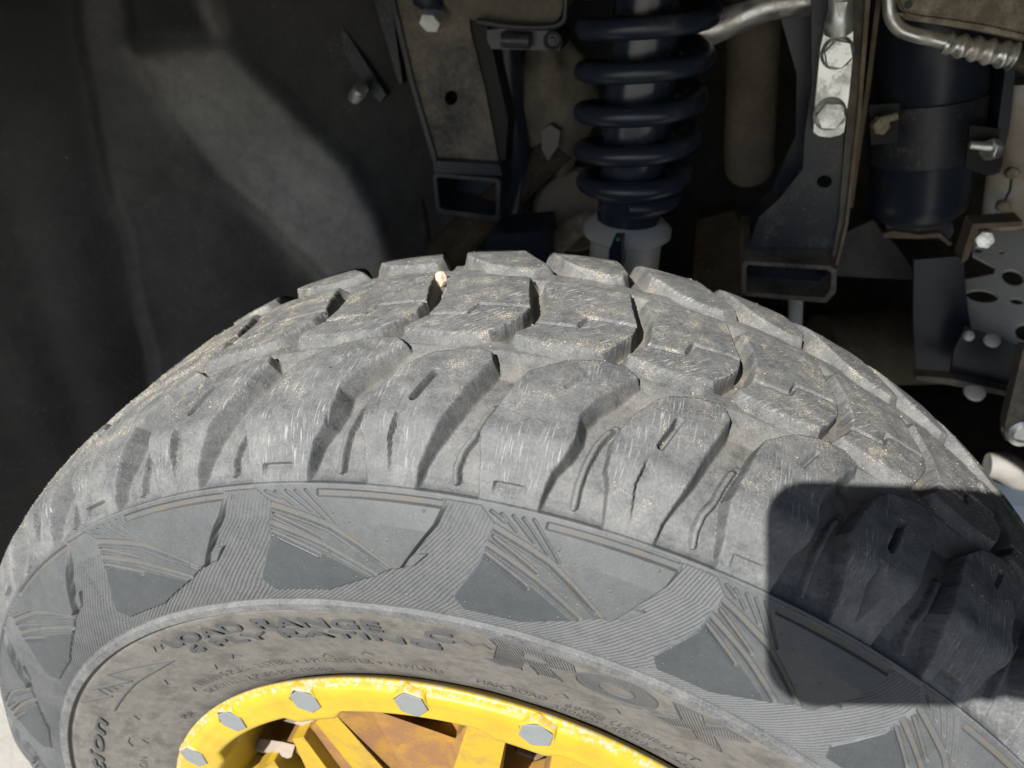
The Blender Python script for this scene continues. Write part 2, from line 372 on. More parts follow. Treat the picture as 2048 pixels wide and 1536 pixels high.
def surf_point(thdeg, smm, h=0.0):
    s = np.asarray(smm) / 1000.; y, r, ny, nr = prof(s); h = np.asarray(h) / 1000.; t = np.radians(thdeg)
    yy = y + ny * h; rr = r + nr * h
    return np.stack([rr * np.sin(t), yy, rr * np.cos(t)], -1)
def grid_normals(P):
    du = np.gradient(P, axis=1); dv = np.gradient(P, axis=0); n_ = np.cross(du, dv); n_ /= np.linalg.norm(n_, axis=-1)[..., None] + 1e-20
    return n_
def build_mesh(name, P, N, F, attrs, mat, parent):
    me = bpy.data.meshes.new(name); nv = len(P); nf = len(F)
    me.vertices.add(nv); me.vertices.foreach_set('co', P.astype(np.float32).ravel())
    me.loops.add(nf * 4); me.loops.foreach_set('vertex_index', F.astype(np.int32).ravel())
    me.polygons.add(nf); me.polygons.foreach_set('loop_start', np.arange(0, nf * 4, 4, dtype=np.int32))
    me.polygons.foreach_set('use_smooth', np.ones(nf, bool))
    for k_, (ty, arr) in attrs.items():
        a_ = me.attributes.new(k_, ty, 'POINT'); a_.data.foreach_set('vector' if ty == 'FLOAT_VECTOR' else 'value', arr.astype(np.float32).ravel())
    me.update(calc_edges=True)
    me.normals_split_custom_set_from_vertices(N.astype(np.float32))
    return link(name, me, mat, parent)
def split_grid(TH, S, H, LB, DEP, mat, parent, base, names, minfaces=150):
    """one closed skin, cut along the feet of its blocks into the carcass and one mesh per block"""
    P = surf_point(TH, S, H); N = grid_normals(P); ny, nx = TH.shape
    ctr = surf_point(TH[::40, ::40], S[::40, ::40], 3.0) - surf_point(TH[::40, ::40], S[::40, ::40], 0.0)
    flip = (N[::40, ::40] * ctr).sum() < 0
    if flip: N = -N
    idx = np.arange(ny * nx).reshape(ny, nx)
    q = np.stack([idx[:-1, :-1], idx[:-1, 1:], idx[1:, 1:], idx[1:, :-1]], -1).reshape(-1, 4)
    if flip: q = q[:, ::-1]
    fl = np.maximum(np.maximum(LB[:-1, :-1], LB[:-1, 1:]), np.maximum(LB[1:, 1:], LB[1:, :-1])).reshape(-1)
    Pf = P.reshape(-1, 3); Nf = N.reshape(-1, 3); R_ = np.radians(TH).reshape(-1) * .36; Sf = S.reshape(-1) / 1000; Df = DEP.reshape(-1)
    out = []
    for lb in np.unique(fl):
        fs = q[fl == lb]
        if lb and len(fs) < minfaces: lbn = None
        u, inv = np.unique(fs, return_inverse=True); fs2 = inv.reshape(-1, 4)
        nm = base if lb == 0 else names(lb)
        out.append((lb, build_mesh(nm, Pf[u], Nf[u], fs2, {'tuv': ('FLOAT_VECTOR', np.stack([R_[u], Sf[u], Sf[u] * 0], -1)), 'depth': ('FLOAT', Df[u])}, mat, parent)))
    return out

# --- rubber
def rubber(name='dusty_rubber', rubbed=0.0):
    g = G(name); tv = g.attr('tuv').outputs['Vector']; dep = g.attr('depth').outputs['Fac']
    sep = g.n('ShaderNodeSeparateXYZ'); g.l(tv, sep.inputs[0]); s = sep.outputs[1]
    pos = g.n('ShaderNodeNewGeometry').outputs['Position']
    nb = g.noise(pos, 38, 4, .6); nm_ = g.noise(pos, 170, 5, .65); nf = g.noise(pos, 900, 3, .6)
    crown = g.ramp(s, .165, .25); lett = g.ramp(s, .0915, .0895); plate = g.math('MULTIPLY', g.ramp(s, .097, .098), g.ramp(s, .156, .150))
    # film of pale dust
    f = g.math('ADD', g.math('MULTIPLY', nb, .40), g.math('ADD', g.math('MULTIPLY', nm_, .42), g.math('MULTIPLY', nf, .40)))
    f = g.ramp(f, .42, .80, .06, .86)
    f = g.math('ADD', g.math('MULTIPLY', f, g.ramp(plate, 0, 1, 1, .35)), g.math('MULTIPLY', plate, .25)); f = g.math('MULTIPLY', f, g.ramp(dep, -.05, -1.0, 1.0, .30)); f = g.math('ADD', f, g.math('MULTIPLY', crown, .07)); f = g.math('SUBTRACT', f, g.math('MULTIPLY', plate, .13), True)
    col = g.mix(f, (0.0215, 0.0252, 0.0282), (0.1302, 0.1295, 0.1254))
    # tan dust lying in the tread grooves, dark brown in the plate grooves
    gd = g.math('MULTIPLY', g.ramp(dep, .35, 1.0), g.ramp(g.math('ADD', nm_, g.math('MULTIPLY', crown, .12)), .38, .62))
    gd = g.math('MULTIPLY', gd, g.math('MAXIMUM', g.ramp(s, .185, .235, .15, .62), g.math('MULTIPLY', plate, .9))); col = g.mix(g.math('MULTIPLY', gd, .74), col, g.mix(plate, (0.1267, 0.111, 0.08563), (0.06028, 0.05001, 0.03699)))
    # dried mud on the lettered part of the side
    st = g.noise(g.scale(tv, (55, 140, 1)), 1.6, 5, .65); mud = g.math('MULTIPLY', lett, g.ramp(g.math('ADD', g.math('MULTIPLY', st, .75), g.math('MULTIPLY', nm_, .3)), .36, .66))
    col = g.mix(g.math('MULTIPLY', lett, .45), col, (.053, .051, .047)); col = g.mix(g.math('MULTIPLY', mud, .70), col, (.106, .095, .078))
    st2 = g.noise(g.scale(tv, (30, 62, 1)), 1.3, 4, .6); col = g.mix(g.math('MULTIPLY', g.math('MULTIPLY', lett, g.ramp(g.math('ADD', g.math('MULTIPLY', st2, .8), g.math('MULTIPLY', nm_, .2)), .50, .62)), .6), col, (0.03425, 0.03288, 0.03151))
    # scuffs, running across the tread
    sc = g.noise(g.scale(tv, (1500, 95, 1)), 1.0, 2, .5); mp_ = g.n('ShaderNodeMapping'); g.l(tv, mp_.inputs[0]); mp_.inputs['Rotation'].default_value = (0, 0, .75); scd = g.noise(g.scale(mp_.outputs[0], (1100, 110, 1)), 1.0, 2, .5); cr_ = g.ramp(s, .228, .236); sc = g.math('ADD', g.math('MULTIPLY', sc, g.math('SUBTRACT', 1.0, cr_)), g.math('MULTIPLY', scd, cr_)); pm = g.ramp(g.noise(pos, 30, 4, .65), .42, .60)
    sc = g.math('MULTIPLY', g.math('MULTIPLY', g.ramp(sc, .56, .70), pm), g.math('MULTIPLY', g.ramp(dep, .22, .08), g.ramp(s, .150, .172)))
    col = g.mix(g.math('MULTIPLY', sc, .62), col, (0.3014, 0.3014, 0.2946))
    sc2 = g.noise(g.scale(tv, (700, 1600, 1)), 1.0, 2, .5); sc2 = g.math('MULTIPLY', g.ramp(sc2, .70, .76), g.ramp(g.noise(pos, 60, 3, .6), .55, .68))
    col = g.mix(g.math('MULTIPLY', sc2, .6), col, (0.3562, 0.3494, 0.3357))
    # grains of sand
    ns = g.noise(pos, 1700, 2, .6); big = g.noise(pos, 75, 5, .7)
    left = g.ramp(sep.outputs[0], -.12, -.24)
    th = g.math('ADD', g.math('ADD', g.math('MULTIPLY', big, .55), g.math('MULTIPLY', crown, .075)), g.math('MULTIPLY', g.math('MULTIPLY', left, g.ramp(s, .16, .20)), .05))
    grains = g.ramp(g.math('ADD', g.math('MULTIPLY', ns, .65), th), .745, .80); grains = g.math('MULTIPLY', grains, g.ramp(dep, .08, .3, 1.0, .45))
    grains = g.math('MULTIPLY', grains, g.ramp(s, .152, .19, .15, 1.0))
    col = g.mix(g.math('MULTIPLY', grains, .6), col, (0.3768, 0.3254, 0.2329))
    if rubbed: col = g.mix(rubbed, col, (0.03562, 0.03768, 0.0411))
    g.bump(g.math('ADD', g.math('MULTIPLY', nf, .5), g.math('MULTIPLY', nm_, .6)), .32, .0008)
    return g.out(col, g.math('MULTIPLY', g.ramp(f, .1, .8, .62, .9), g.ramp(dep, -.2, -.8, 1.0, .74)), 0, .32)
RUB = rubber()

wheel = empty('wheel', (0, 0, 0), 'dusty all-terrain tyre on a yellow bolted wheel filling the foreground', 'wheel')
t0, t1 = -96., 86.
th = np.radians(np.arange(t0, t1 + 1e-6, .092)); THd = np.degrees(th)
sr = np.concatenate([np.arange(153.4, 232, .60), np.arange(232, 330, .75), np.arange(330, 396, 1.2)])
THg, Sg = np.meshgrid(THd, sr)
Hh, Lb, Dp = tread(THg, Sg)
kindname = lambda lb: 'tread_block'
parts = split_grid(THg, Sg, Hh, Lb, Dp, RUB, None, 'tyre', kindname)
tyre = parts[0][1]; tyre.parent = wheel
for lb, ob in parts[1:]: ob.parent = tyre
def sprinkle(n_, seed, rmin, rmax, dens, mat):
    """loose sand grains lying on the tread: tiny octahedra, one object"""
    R2 = np.random.RandomState(seed); vs, fs = [], []; k = 0
    ii = R2.randint(0, THg.shape[0], n_ * 12); jj = R2.randint(0, THg.shape[1], n_ * 12)
    keep = R2.rand(n_ * 12) < dens(THg[ii, jj], Sg[ii, jj], Hh[ii, jj]); ii = ii[keep][:n_]; jj = jj[keep][:n_]
    r_ = rmin + (rmax - rmin) * R2.rand(len(ii)) ** 4
    ctr = surf_point(THg[ii, jj] + R2.uniform(-.05, .05, len(ii)), Sg[ii, jj] + R2.uniform(-.3, .3, len(ii)), Hh[ii, jj] + r_ * 300)
    base = np.array([(1,0,0),(-1,0,0),(0,1,0),(0,-1,0),(0,0,1),(0,0,-1)], float); tri = np.array([(0,2,4),(2,1,4),(1,3,4),(3,0,4),(2,0,5),(1,2,5),(3,1,5),(0,3,5)])
    V_all = (base[None] * R2.uniform(.6, 1.3, (len(ii), 6, 1)) + R2.uniform(-.25, .25, (len(ii), 6, 3))) * r_[:, None, None] + ctr[:, None]
    F_all = tri[None] + (np.arange(len(ii)) * 6)[:, None, None]
    me = bpy.data.meshes.new('sand'); me.from_pydata(V_all.reshape(-1, 3).tolist(), [], F_all.reshape(-1, 3).tolist()); me.update()
    o_ = link('sand', me, mat); o_['kind'] = 'stuff'; o_['label'] = 'loose tan sand grains sprinkled over the tread blocks'; o_['category'] = 'sand'; return o_
SAND = dirty('tan_sand', (0.2946, 0.2535, 0.1884), (0.2055, 0.1747, 0.1233), .5, 900, .9, 0, .2, 0)
patch_ = lambda th_, s_, k_: np.clip((vnoise(th_ / 1.1 * k_ + 5, s_ / 7. * k_) + vnoise(th_ / .35 * k_, s_ / 2.2 * k_ + 9) * .5 - .72) * 3.2, 0, 1)
def dens_(th_, s_, h_):
    crown_ = np.clip((s_ - 215) / 25, .015, 1); left_ = np.clip((-14 - th_) / 14, 0, 1) * np.clip((s_ - 158) / 14, 0, 1)
    valley = np.exp(-((s_ - 233) / 6.) ** 2) * 1.6; return (crown_ * .22 + left_ * 1.5 + valley * .5) * patch_(th_, s_, 1.0) + .012
sprinkle(13000, 5, .00010, .00048, dens_, SAND)
# sidewall band with its fine ribs and moulded plates
thb = np.arange(-84., 58., .060); srb = np.concatenate([np.arange(97.0, 153.3, .31), [153.4]])
THb, Sb = np.meshgrid(thb, srb); Hb, Lbb, Db = band(THb, Sb)
# meet the tread exactly along the shared row
Hrow = np.interp(thb, THd, Hh[0]); Hb[-1] = Hrow; Hb[-2] = .5 * (Hb[-2] + Hrow)
parts = split_grid(THb, Sb, Hb, Lbb, Db, RUB, None, 'sidewall_band', lambda lb: 'sidewall_panel')
for lb, ob in parts: ob.parent = tyre
# lettered zone and bead
thl = np.arange(-100., 86., .22); srl = np.concatenate([np.arange(0, 80, 1.6), np.arange(80, 97.01, .4), [97.0]])
THl, Sl = np.meshgrid(thl, srl); Hl, Ll, Dl = bead_h(THl, Sl)
for lb, ob in split_grid(THl, Sl, Hl, Ll, Dl, RUB, None, 'lower_sidewall', None): ob.parent = tyre
# far side and the half of the tyre turned to the ground, plainer
def plain(tha, sa, hfun):
    A_, B_ = np.meshgrid(tha, sa); H_ = hfun(A_, B_); z_ = np.zeros(A_.shape, int)
    for lb, ob in split_grid(A_, B_, H_, z_, np.clip(-H_ / 9, 0, 1), RUB, None, 'tyre_back', None): ob.parent = tyre
plain(np.arange(t0, t1 + .1, .7), np.append(np.arange(395.0, 546, 5), 546.3), lambda a, s: np.where(s > 395.8, -.2, 0) * 1.0 + np.where(s < 396, -4.5, 0))
plain(np.append(np.arange(t1 - .1, 360 + t0, .7), 360 + t0), np.arange(0, 546.4, 3.0), lambda a, s: -np.where((np.abs(s - 273) < 122) & ((a * 2.9 + np.abs(s - 273) * .45) % 23 < 7), 7.5, .3))
plain(np.append(np.arange(57.8, t1, .6), t1), np.arange(97, 153.5, 4), lambda a, s: 0 * a - .1)
plain(np.append(np.arange(t0, -83.9, .6), -83.9), np.arange(97, 153.5, 4), lambda a, s: 0 * a - .1)
# --- moulded lettering and marks on the side
RUBL = rubber('rubbed_rubber', .82)
def wrap_mesh(name, me, mat, parent, conv, lift):
    """bend a flat mesh (x mm right, y mm outward, z mm up) onto the side of the tyre"""
    n_ = len(me.vertices); c_ = np.empty(n_ * 3); me.vertices.foreach_get('co', c_); c_ = c_.reshape(-1, 3)
    thd_, sm_ = conv(c_[:, 0], c_[:, 1])
    P = surf_point(thd_, sm_, np.maximum(c_[:, 2], -.5) + lift)
    me.vertices.foreach_set('co', P.astype(np.float32).ravel())
    for k_, (ty, arr) in {'tuv': ('FLOAT_VECTOR', np.stack([np.radians(thd_) * .36, sm_ / 1000, sm_ * 0], -1)), 'depth': ('FLOAT', np.zeros(n_))}.items():
        a_ = me.attributes.new(k_, ty, 'POINT'); a_.data.foreach_set('vector' if ty == 'FLOAT_VECTOR' else 'value', arr.astype(np.float32).ravel())
    me.update(); return link(name, me, mat, parent)
def base_h(thd_, sm_): return float(bead_h(np.array([[thd_]]), np.array([[sm_]]))[0][0, 0])
def lettering(txt, th0, s0, th1, s1, size, bold=0.0, height=.55, shear=0.0, xs=None, outline=None):
    """text from (th0, s0) to (th1, s1): angles in degrees, s in mm; size = cap height in mm"""
    cu = bpy.data.curves.new('lettering', 'FONT'); cu.body = txt; cu.size = size / .7; cu.extrude = height / 2; cu.shear = shear; cu.resolution_u = 4
    cu.offset = bold; cu.space_character = 1.06
    if outline: cu.fill_mode = 'NONE'; cu.bevel_depth = outline; cu.bevel_resolution = 0; cu.extrude = 0
    to = bpy.data.objects.new('lettering', cu); C.objects.link(to)
    bpy.context.view_layer.update()
    me = bpy.data.meshes.new_from_object(to.evaluated_get(bpy.context.evaluated_depsgraph_get()))
    bpy.data.objects.remove(to); bpy.data.curves.remove(cu)
    n_ = len(me.vertices); c_ = np.empty(n_ * 3); me.vertices.foreach_get('co', c_); w_ = c_[0::3].max(); x0 = c_[0::3].min()
    def conv(x, y):
        f_ = (x - x0) / (w_ - x0); return th0 + (th1 - th0) * f_, s0 + (s1 - s0) * f_ + y
    bh = base_h((th0 + th1) / 2, (s0 + s1) / 2 + size / 2)
    return wrap_mesh('lettering', me, RUBL, tyre, conv, bh + height / 2 - .05)
lettering('LOAD RANGE   C', -37.6, 76.0, -1.6, 75.6, 8.0, .16, 1.1)
lettering('6 PLY RATING', -36.5, 66.4, -3.2, 65.2, 6.6, .16, 1.1)
lettering('TREAD 5 PLIES - 2 STEEL + 2 POLYESTER + 1 NYLON', -45.2, 40.5, -4.6, 33.6, 5.4, -.05, .35)
lettering('SIDEWALL 2 PLIES POLYESTER', -46.4, 33.2, -21.2, 24.4, 5.0, -.05, .35)
lettering('MAX. LOAD', -.2, 31.6, 8.6, 33.8, 5.4, -.05, .4)
lettering('690kg (1520lbs) AT', 10.9, 34.6, 27.4, 40.5, 5.2, -.05, .4)
lettering('350kPa (50psi) COLD', 9.6, 27.2, 28.8, 29.6, 5.2, -.05, .4)
lettering('PDR', -57.6, 30.5, -54.6, 28.0, 4.6, -.05, .4)
lettering('Traction', -97.0, 72.0, -63.2, 71.0, 8.6, .2, .9, .35)
lettering('PLY NYLON', -86, 45.0, -73.5, 45.0, 5.0, -.05, .4)
def ridge(pts, wd=.55, hgt=.45, name='moulded_mark'):
    """thin raised lines through (deg, s mm) points, several strokes per mark"""
    bm = bmesh.new()
    for st_ in pts:
        q = [np.array(p_, float) for p_ in st_]; dens = [q[0]]
        for a_, b_ in zip(q, q[1:]):
            m_ = max(1, int(np.hypot((b_[0] - a_[0]) * 4.6, b_[1] - a_[1]) / 2.5)); dens += [a_ + (b_ - a_) * (k + 1) / m_ for k in range(m_)]
        pts3 = [(p_, base_h(*p_)) for p_ in dens]; n_ = len(pts3); rows = []
        for i, (p_, h_) in enumerate(pts3):
            t_ = np.array(dens[min(i + 1, n_ - 1)]) - np.array(dens[max(i - 1, 0)]); t_ = t_ * np.array([4.6, 1]); t_ /= np.linalg.norm(t_) + 1e-9; nx_ = np.array([-t_[1] / 4.6, t_[0]])
            rows.append([bm.verts.new(surf_point(p_[0] + nx_[0] * wd * f_, p_[1] + nx_[1] * wd * f_, h_ + z_).tolist()) for f_, z_ in ((-1, -.1), (-.45, hgt), (.45, hgt), (1, -.1))])
        for a_, b_ in zip(rows, rows[1:]):
            for k in range(3): bm.faces.new((a_[k], a_[k + 1], b_[k + 1], b_[k]))
    bmesh.ops.recalc_face_normals(bm, faces=bm.faces)
    me = bpy.data.meshes.new(name); bm.to_mesh(me); bm.free(); n_ = len(me.vertices)
    t_, s_ = pts[0][0]
    for k_, ty in (('tuv', 'FLOAT_VECTOR'), ('depth', 'FLOAT')):
        a_ = me.attributes.new(k_, ty, 'POINT')
        if ty == 'FLOAT_VECTOR': a_.data.foreach_set('vector', np.tile([math.radians(t_) * .36, s_ / 1000, 0], n_).astype(np.float32))
    return link(name, me, RUBL, tyre)
# big outlined letters with hatched faces, the third one running out of the picture
def big(strokes, hatch):
    ridge(strokes, .42, .55, 'outlined_letter')
    return hatch
def hat(poly, ang, step, holes=()):
    """parallel hatch strokes inside a (deg, s) outline"""
    P = np.array([(a_ * 4.75, s_) for a_, s_ in poly]); H_ = [np.array([(a_ * 4.75, s_) for a_, s_ in h_]) for h_ in holes]
    d_ = np.array([math.cos(ang), math.sin(ang)]); nn_ = np.array([-d_[1], d_[0]]); out = []
    pr = P @ nn_
    for c_ in np.arange(pr.min() + step, pr.max(), step):
        u_ = np.linspace((P @ d_).min(), (P @ d_).max(), 160); X_ = d_[0] * u_ + nn_[0] * c_; Y_ = d_[1] * u_ + nn_[1] * c_
        ins = sdf(X_, Y_, P) > .5
        for h_ in H_: ins &= sdf(X_, Y_, h_) < -.5
        i = 0
        while i < 160:
            if ins[i]:
                j = i
                while j + 1 < 160 and ins[j + 1]: j += 1
                if j > i + 2: out.append([(X_[i] / 4.75, Y_[i]), (X_[j] / 4.75, Y_[j])])
                i = j + 1
            else: i += 1
    return out
Rm = [(1.2,66.0),(2.2,68.0),(2.6,82.5),(1.9,86.6),(2.4,88.4),(8.0,87.6),(9.6,85.2),(10.0,80.5),(9.1,77.2),(7.6,75.6),(8.6,69.0),(9.4,64.6),(6.9,63.4),(6.6,67.2),(5.8,72.6),(5.3,73.4),(5.0,66.6),(5.2,63.2),(3.2,61.6)]
Rc = [(5.1,83.2),(6.9,82.8),(7.6,80.4),(6.8,78.0),(5.1,78.2)]
ridge([Rm + Rm[:1], Rc + Rc[:1]], .42, .55, 'outlined_letter'); ridge(hat(Rm, 2.0, 1.25, [Rc]), .3, .3, 'letter_hatching')
Oo = [(14.2 + 3.95 * math.cos(t_), 76.8 + 10.6 * math.sin(t_)) for t_ in np.linspace(0, 2 * math.pi, 33)[:-1]]
Oi = [(14.2 + 1.75 * math.cos(t_), 76.8 + 4.9 * math.sin(t_)) for t_ in np.linspace(0, 2 * math.pi, 25)[:-1]]
ridge([Oo + Oo[:1], Oi + Oi[:1]], .42, .55, 'outlined_letter'); ridge(hat(Oo, 2.6, 1.25, [Oi]), .3, .3, 'letter_hatching')
Xo = [(18.7,87.2),(21.4,87.6),(22.4,81.4),(23.6,87.0),(26.4,86.4),(24.0,76.4),(26.6,65.4),(23.8,65.2),(22.4,71.4),(21.0,65.6),(18.4,66.4),(20.6,76.6)]
ridge([Xo + Xo[:1]], .42, .55, 'outlined_letter'); ridge(hat(Xo, 2.3, 1.25), .3, .3, 'letter_hatching')
# wing-shaped emblem on the left
ridge([[(-51.2,84.4),(-41.0,67.2),(-45.0,67.0),(-50.6,69.0),(-60.4,69.6)], [(-51.0,82.8),(-50.6,71.6)], [(-56.4,86.2),(-50.6,71.6)], [(-60.4,87.4),(-56.3,74.6)], [(-51.2,84.4),(-51.0,82.8)]], .95, .6, 'emblem')
ridge([[(-55.6 + .95 * k, 83.0 - 2.3 * k), (-56.4 + 1.25 * k, 77.0 - 1.2 * k)] for k in range(5)], .6, .4, 'emblem_hatching')
for (a_, s_) in ((-38.3,80.6),(-39.6,81),(-32.5,55),(-37.2,51),(-46.4,42.6),(-19.5,45.4),(-13.5,48.8),(-.5,78.6),(1.3,79.4),(4.1,38.4),(10.1,48.8),(15.7,54.6),(19.9,79),(-60.5,57),(-67.7,48),(-47,58)):
    ridge([[(a_ - .95, s_ - 2.6), (a_, s_ + 1.6), (a_ + .75, s_ - 2.2)]], .28, .5, 'moulded_mark')
ridge([[(-70.5,54),(-69,57),(-67.6,56.6),(-66.8,53.4)]], .3, .5, 'moulded_mark')

# --- wheel rim
yg = G('yellow_paint'); v = yg.n('ShaderNodeNewGeometry').outputs['Position']; ob_ = v
rr = yg.n('ShaderNodeSeparateXYZ'); yg.l(v, rr.inputs[0])
rad = yg.math('SQRT', yg.math('ADD', yg.math('MULTIPLY', rr.outputs[0], rr.outputs[0]), yg.math('MULTIPLY', rr.outputs[2], rr.outputs[2])))
nn = yg.noise(v, 330, 5, .7); n2 = yg.noise(v, 45, 4, .6)
rim_edge = yg.math('MULTIPLY', yg.ramp(rad, .2015, .2055), yg.ramp(rad, .2102, .2085, .35, 1.0))
worn = yg.ramp(yg.math('ADD', yg.math('MULTIPLY', nn, .8), yg.math('MULTIPLY', rim_edge, .30)), .68, .76)
worn = yg.math('MULTIPLY', worn, yg.ramp(rad, .19, .202))
col = yg.mix(yg.ramp(n2, .4, .75), (0.2946, 0.2021, 0.00959), (0.2466, 0.161, 0.00959))
dn = yg.ramp(yg.noise(v, 420, 5, .7), .60, .74); col = yg.mix(yg.math('MULTIPLY', dn, .45), col, (0.274, 0.185, 0.0548))
inner = yg.ramp(rad, .176, .170)
dirt = yg.math('MULTIPLY', inner, yg.ramp(yg.math('ADD', yg.math('MULTIPLY', yg.noise(v, 60, 4, .6), .8), yg.math('MULTIPLY', rr.outputs[1], 9.0)), .42, .85))
col = yg.mix(yg.math('MULTIPLY', dirt, .75), col, (0.2055, 0.1028, 0.0411))
col = yg.mix(worn, col, (0.2466, 0.1986, 0.1439))
yg.bump(yg.noise(v, 1200, 3, .6), .12, .0004)
YEL = yg.out(col, yg.math('ADD', .36, yg.math('MULTIPLY', worn, .4)), 0, .45)
ZINC = dirty('zinc_bolt', (0.1233, 0.1336, 0.137), (0.09932, 0.1062, 0.1028), .35, 160, .55, .1, .4, .1)
RUST = dirty('rusty_brake', (0.137, 0.08563, 0.0685), (0.2261, 0.161, 0.1302), .6, 60, .8, .1, .3, .4)

BOLT_R = .198
bolt_th = [-27.6 + 18.15 * k for k in range(-2, 18)]
thr = np.arange(-180, 180.01, .14)
rl = np.array([(.0160,.1950),(.0075,.2020),(.0040,.2060),(.0012,.2082),(-.0002,.2087),(-.0010,.2080),(-.0014,.2064),(-.0016,.2052),(-.0028,.2042),(-.0036,.2030),(-.0040,.2008)] + [(-.0042, r_) for r_ in np.arange(.2000,.1892,-.0004)] + [(-.0040,.1880),(-.0032,.1868),(-.0016,.1862),(.0040,.1858),(.0160,.1852)])
THr, J = np.meshgrid(thr, np.arange(len(rl))); Yr = rl[:, 0][J]; Rr = rl[:, 1][J].copy()
spk = np.zeros(THr.shape)
for c_ in (7.0, -29.0, 43.0, 79, 115, 151, -65, -101, -137, -173):
    spk = np.maximum(spk, sstep((6.6 - np.abs(THr - c_)) / 3.0))
Rr = Rr - spk * np.interp(Rr, [.1836, .187, .194], [.0058, .0052, 0])
Yr = Yr.copy(); Xb = np.radians(THr) * Rr
Yr = Yr - np.where((J > 0) & (Yr < .003), .0006 * (vnoise(THr / 9 + 40, J / 9.) - .5), 0)
Pr = np.stack([Rr * np.sin(np.radians(THr)), Yr, Rr * np.cos(np.radians(THr))], -1); Nr = grid_normals(Pr)
if (Nr[10:20, :, 1]).mean() > 0: Nr = -Nr; fl_ = True
else: fl_ = False
idx = np.arange(Pr.shape[0] * Pr.shape[1]).reshape(Pr.shape[:2])
q = np.stack([idx[:-1, :-1], idx[:-1, 1:], idx[1:, 1:], idx[1:, :-1]], -1).reshape(-1, 4)
if fl_: q = q[:, ::-1]
ring = build_mesh('beadlock_ring', Pr.reshape(-1, 3), Nr.reshape(-1, 3), q, {}, YEL, wheel)
for i, b_ in enumerate(bolt_th):
    t_ = math.radians(b_); c_ = (BOLT_R * math.sin(t_), -.0016, BOLT_R * math.cos(t_))
    bm = hexhead((0, 0, 0), (0, -1, 0), .0154, .0035)
    me_rot = Matrix.Rotation(math.radians(b_ * 1.0 + [8, -12, 22, 3, 17][i % 5]), 4, 'Y')
    bmesh.ops.transform(bm, matrix=Matrix.Translation(c_) @ me_rot, verts=bm.verts)
    part('bolt', bm, ZINC, ring)
    bm = bmesh.new(); rows = []; rd = Vector((math.sin(t_), 0, math.cos(t_))); tg_ = Vector((math.cos(t_), 0, -math.sin(t_))); cb_ = Vector((c_[0], -.0040, c_[2]))
    for k in range(37):
        a_ = math.radians(-35 + 250 * k / 36); hh = float(sstep(k / 8.) * sstep((36 - k) / 8.)); kx = 1.0 / max(math.cos((a_ + math.radians(20)) % (math.pi / 3) - math.pi / 6), .5)
        dv_ = tg_ * math.cos(a_) + rd * math.sin(a_)
        rows.append([bm.verts.new(cb_ + dv_ * (r_ * kx) + Vector((0, -h_ * hh + .0003 + (.003 if r_ > .0098 else 0), 0))) for r_, h_ in ((.0101, 0.), (.0094, .0002), (.0089, .0009), (.0085, .0012), (.0081, .0010), (.0080, 0.))])
    for a_, b2_ in zip(rows, rows[1:]):
        for k in range(5): bm.faces.new((a_[k], a_[k + 1], b2_[k + 1], b2_[k]))
    part('bolt_boss', bm, YEL, ring, True)
# the notched lip of the ring and the barrel, spokes and brake behind it
bm = bmesh.new(); nseg = 128
br = [(.010, .1846), (.030, .176), (.060, .172), (.150, .172), (.185, .178), (.185, .190), (.150, .182), (.06, .181), (.018, .187), (.012, .187)]
RB = [[bm.verts.new((r_ * math.sin(2 * math.pi * k / nseg), y_, r_ * math.cos(2 * math.pi * k / nseg))) for k in range(nseg)] for y_, r_ in br]
for r0, r1 in zip(RB, RB[1:] + RB[:1]):
    for k in range(nseg): bm.faces.new((r0[k], r0[(k + 1) % nseg], r1[(k + 1) % nseg], r1[k]))
rim = part('rim_barrel', bm, YEL, wheel, True)
def polar(thd, r_, y_): t_ = math.radians(thd); return Vector((r_ * math.sin(t_), y_, r_ * math.cos(t_)))
def spoke(thc, lean):
    """tapered spoke: bevelled ridge from the hub out to the rim"""
    bm = bmesh.new(); secs = []
    for f_ in np.linspace(0, 1, 7):
        r_ = .052 + f_ * (.180 - .052); t_ = thc + lean * f_; y_ = .030 - .022 * f_
        wd = .0150 - .0035 * f_ + .006 * (f_ > .95); c_ = polar(t_, r_, y_); tx = polar(t_ + 90, 1, 0)
        prof_ = [(-1.35, .030), (-1.25, .012), (-.72, .0015), (-.55, 0), (.55, 0), (.72, .0015), (1.25, .012), (1.35, .030)]
        secs.append([bm.verts.new(c_ + tx * (wd * a_) + Vector((0, d_, 0))) for a_, d_ in prof_])
    for r0, r1 in zip(secs, secs[1:]):
        for k in range(8): bm.faces.new((r0[k], r0[(k + 1) % 8], r1[(k + 1) % 8], r1[k]))
    bm.faces.new(secs[0]); bm.faces.new(secs[-1][::-1])
    return bm
for k in range(10):                                                   # the spokes nearest the lens are built one by one further down
    base = 7.0 + 36 * k
    if 1 <= k <= 7:
        part('spoke', spoke(base - 9, -2.0), YEL, wheel, True); part('spoke', spoke(base + 9, 2.0), YEL, wheel, True)
bm = disc((0, .052, 0), (0, -1, 0), [(.066, -.03), (.066, .020), (.058, .026), (.030, .028), (.026, .020), (.005, .020)], 48)
part('hub', bm, YEL, wheel, True)
bm = disc((0, .105, 0), (0, -1, 0), [(.125, 0), (.150, 0), (.152, .001), (.152, .006), (.150, .007), (.05, .007)], 72)
for f_ in [f_ for f_ in bm.faces if len(f_.verts) > 20 and abs(f_.calc_center_median().y - .105) < 1e-4]: pass
part('brake_disc', bm, RUST, wheel, True)
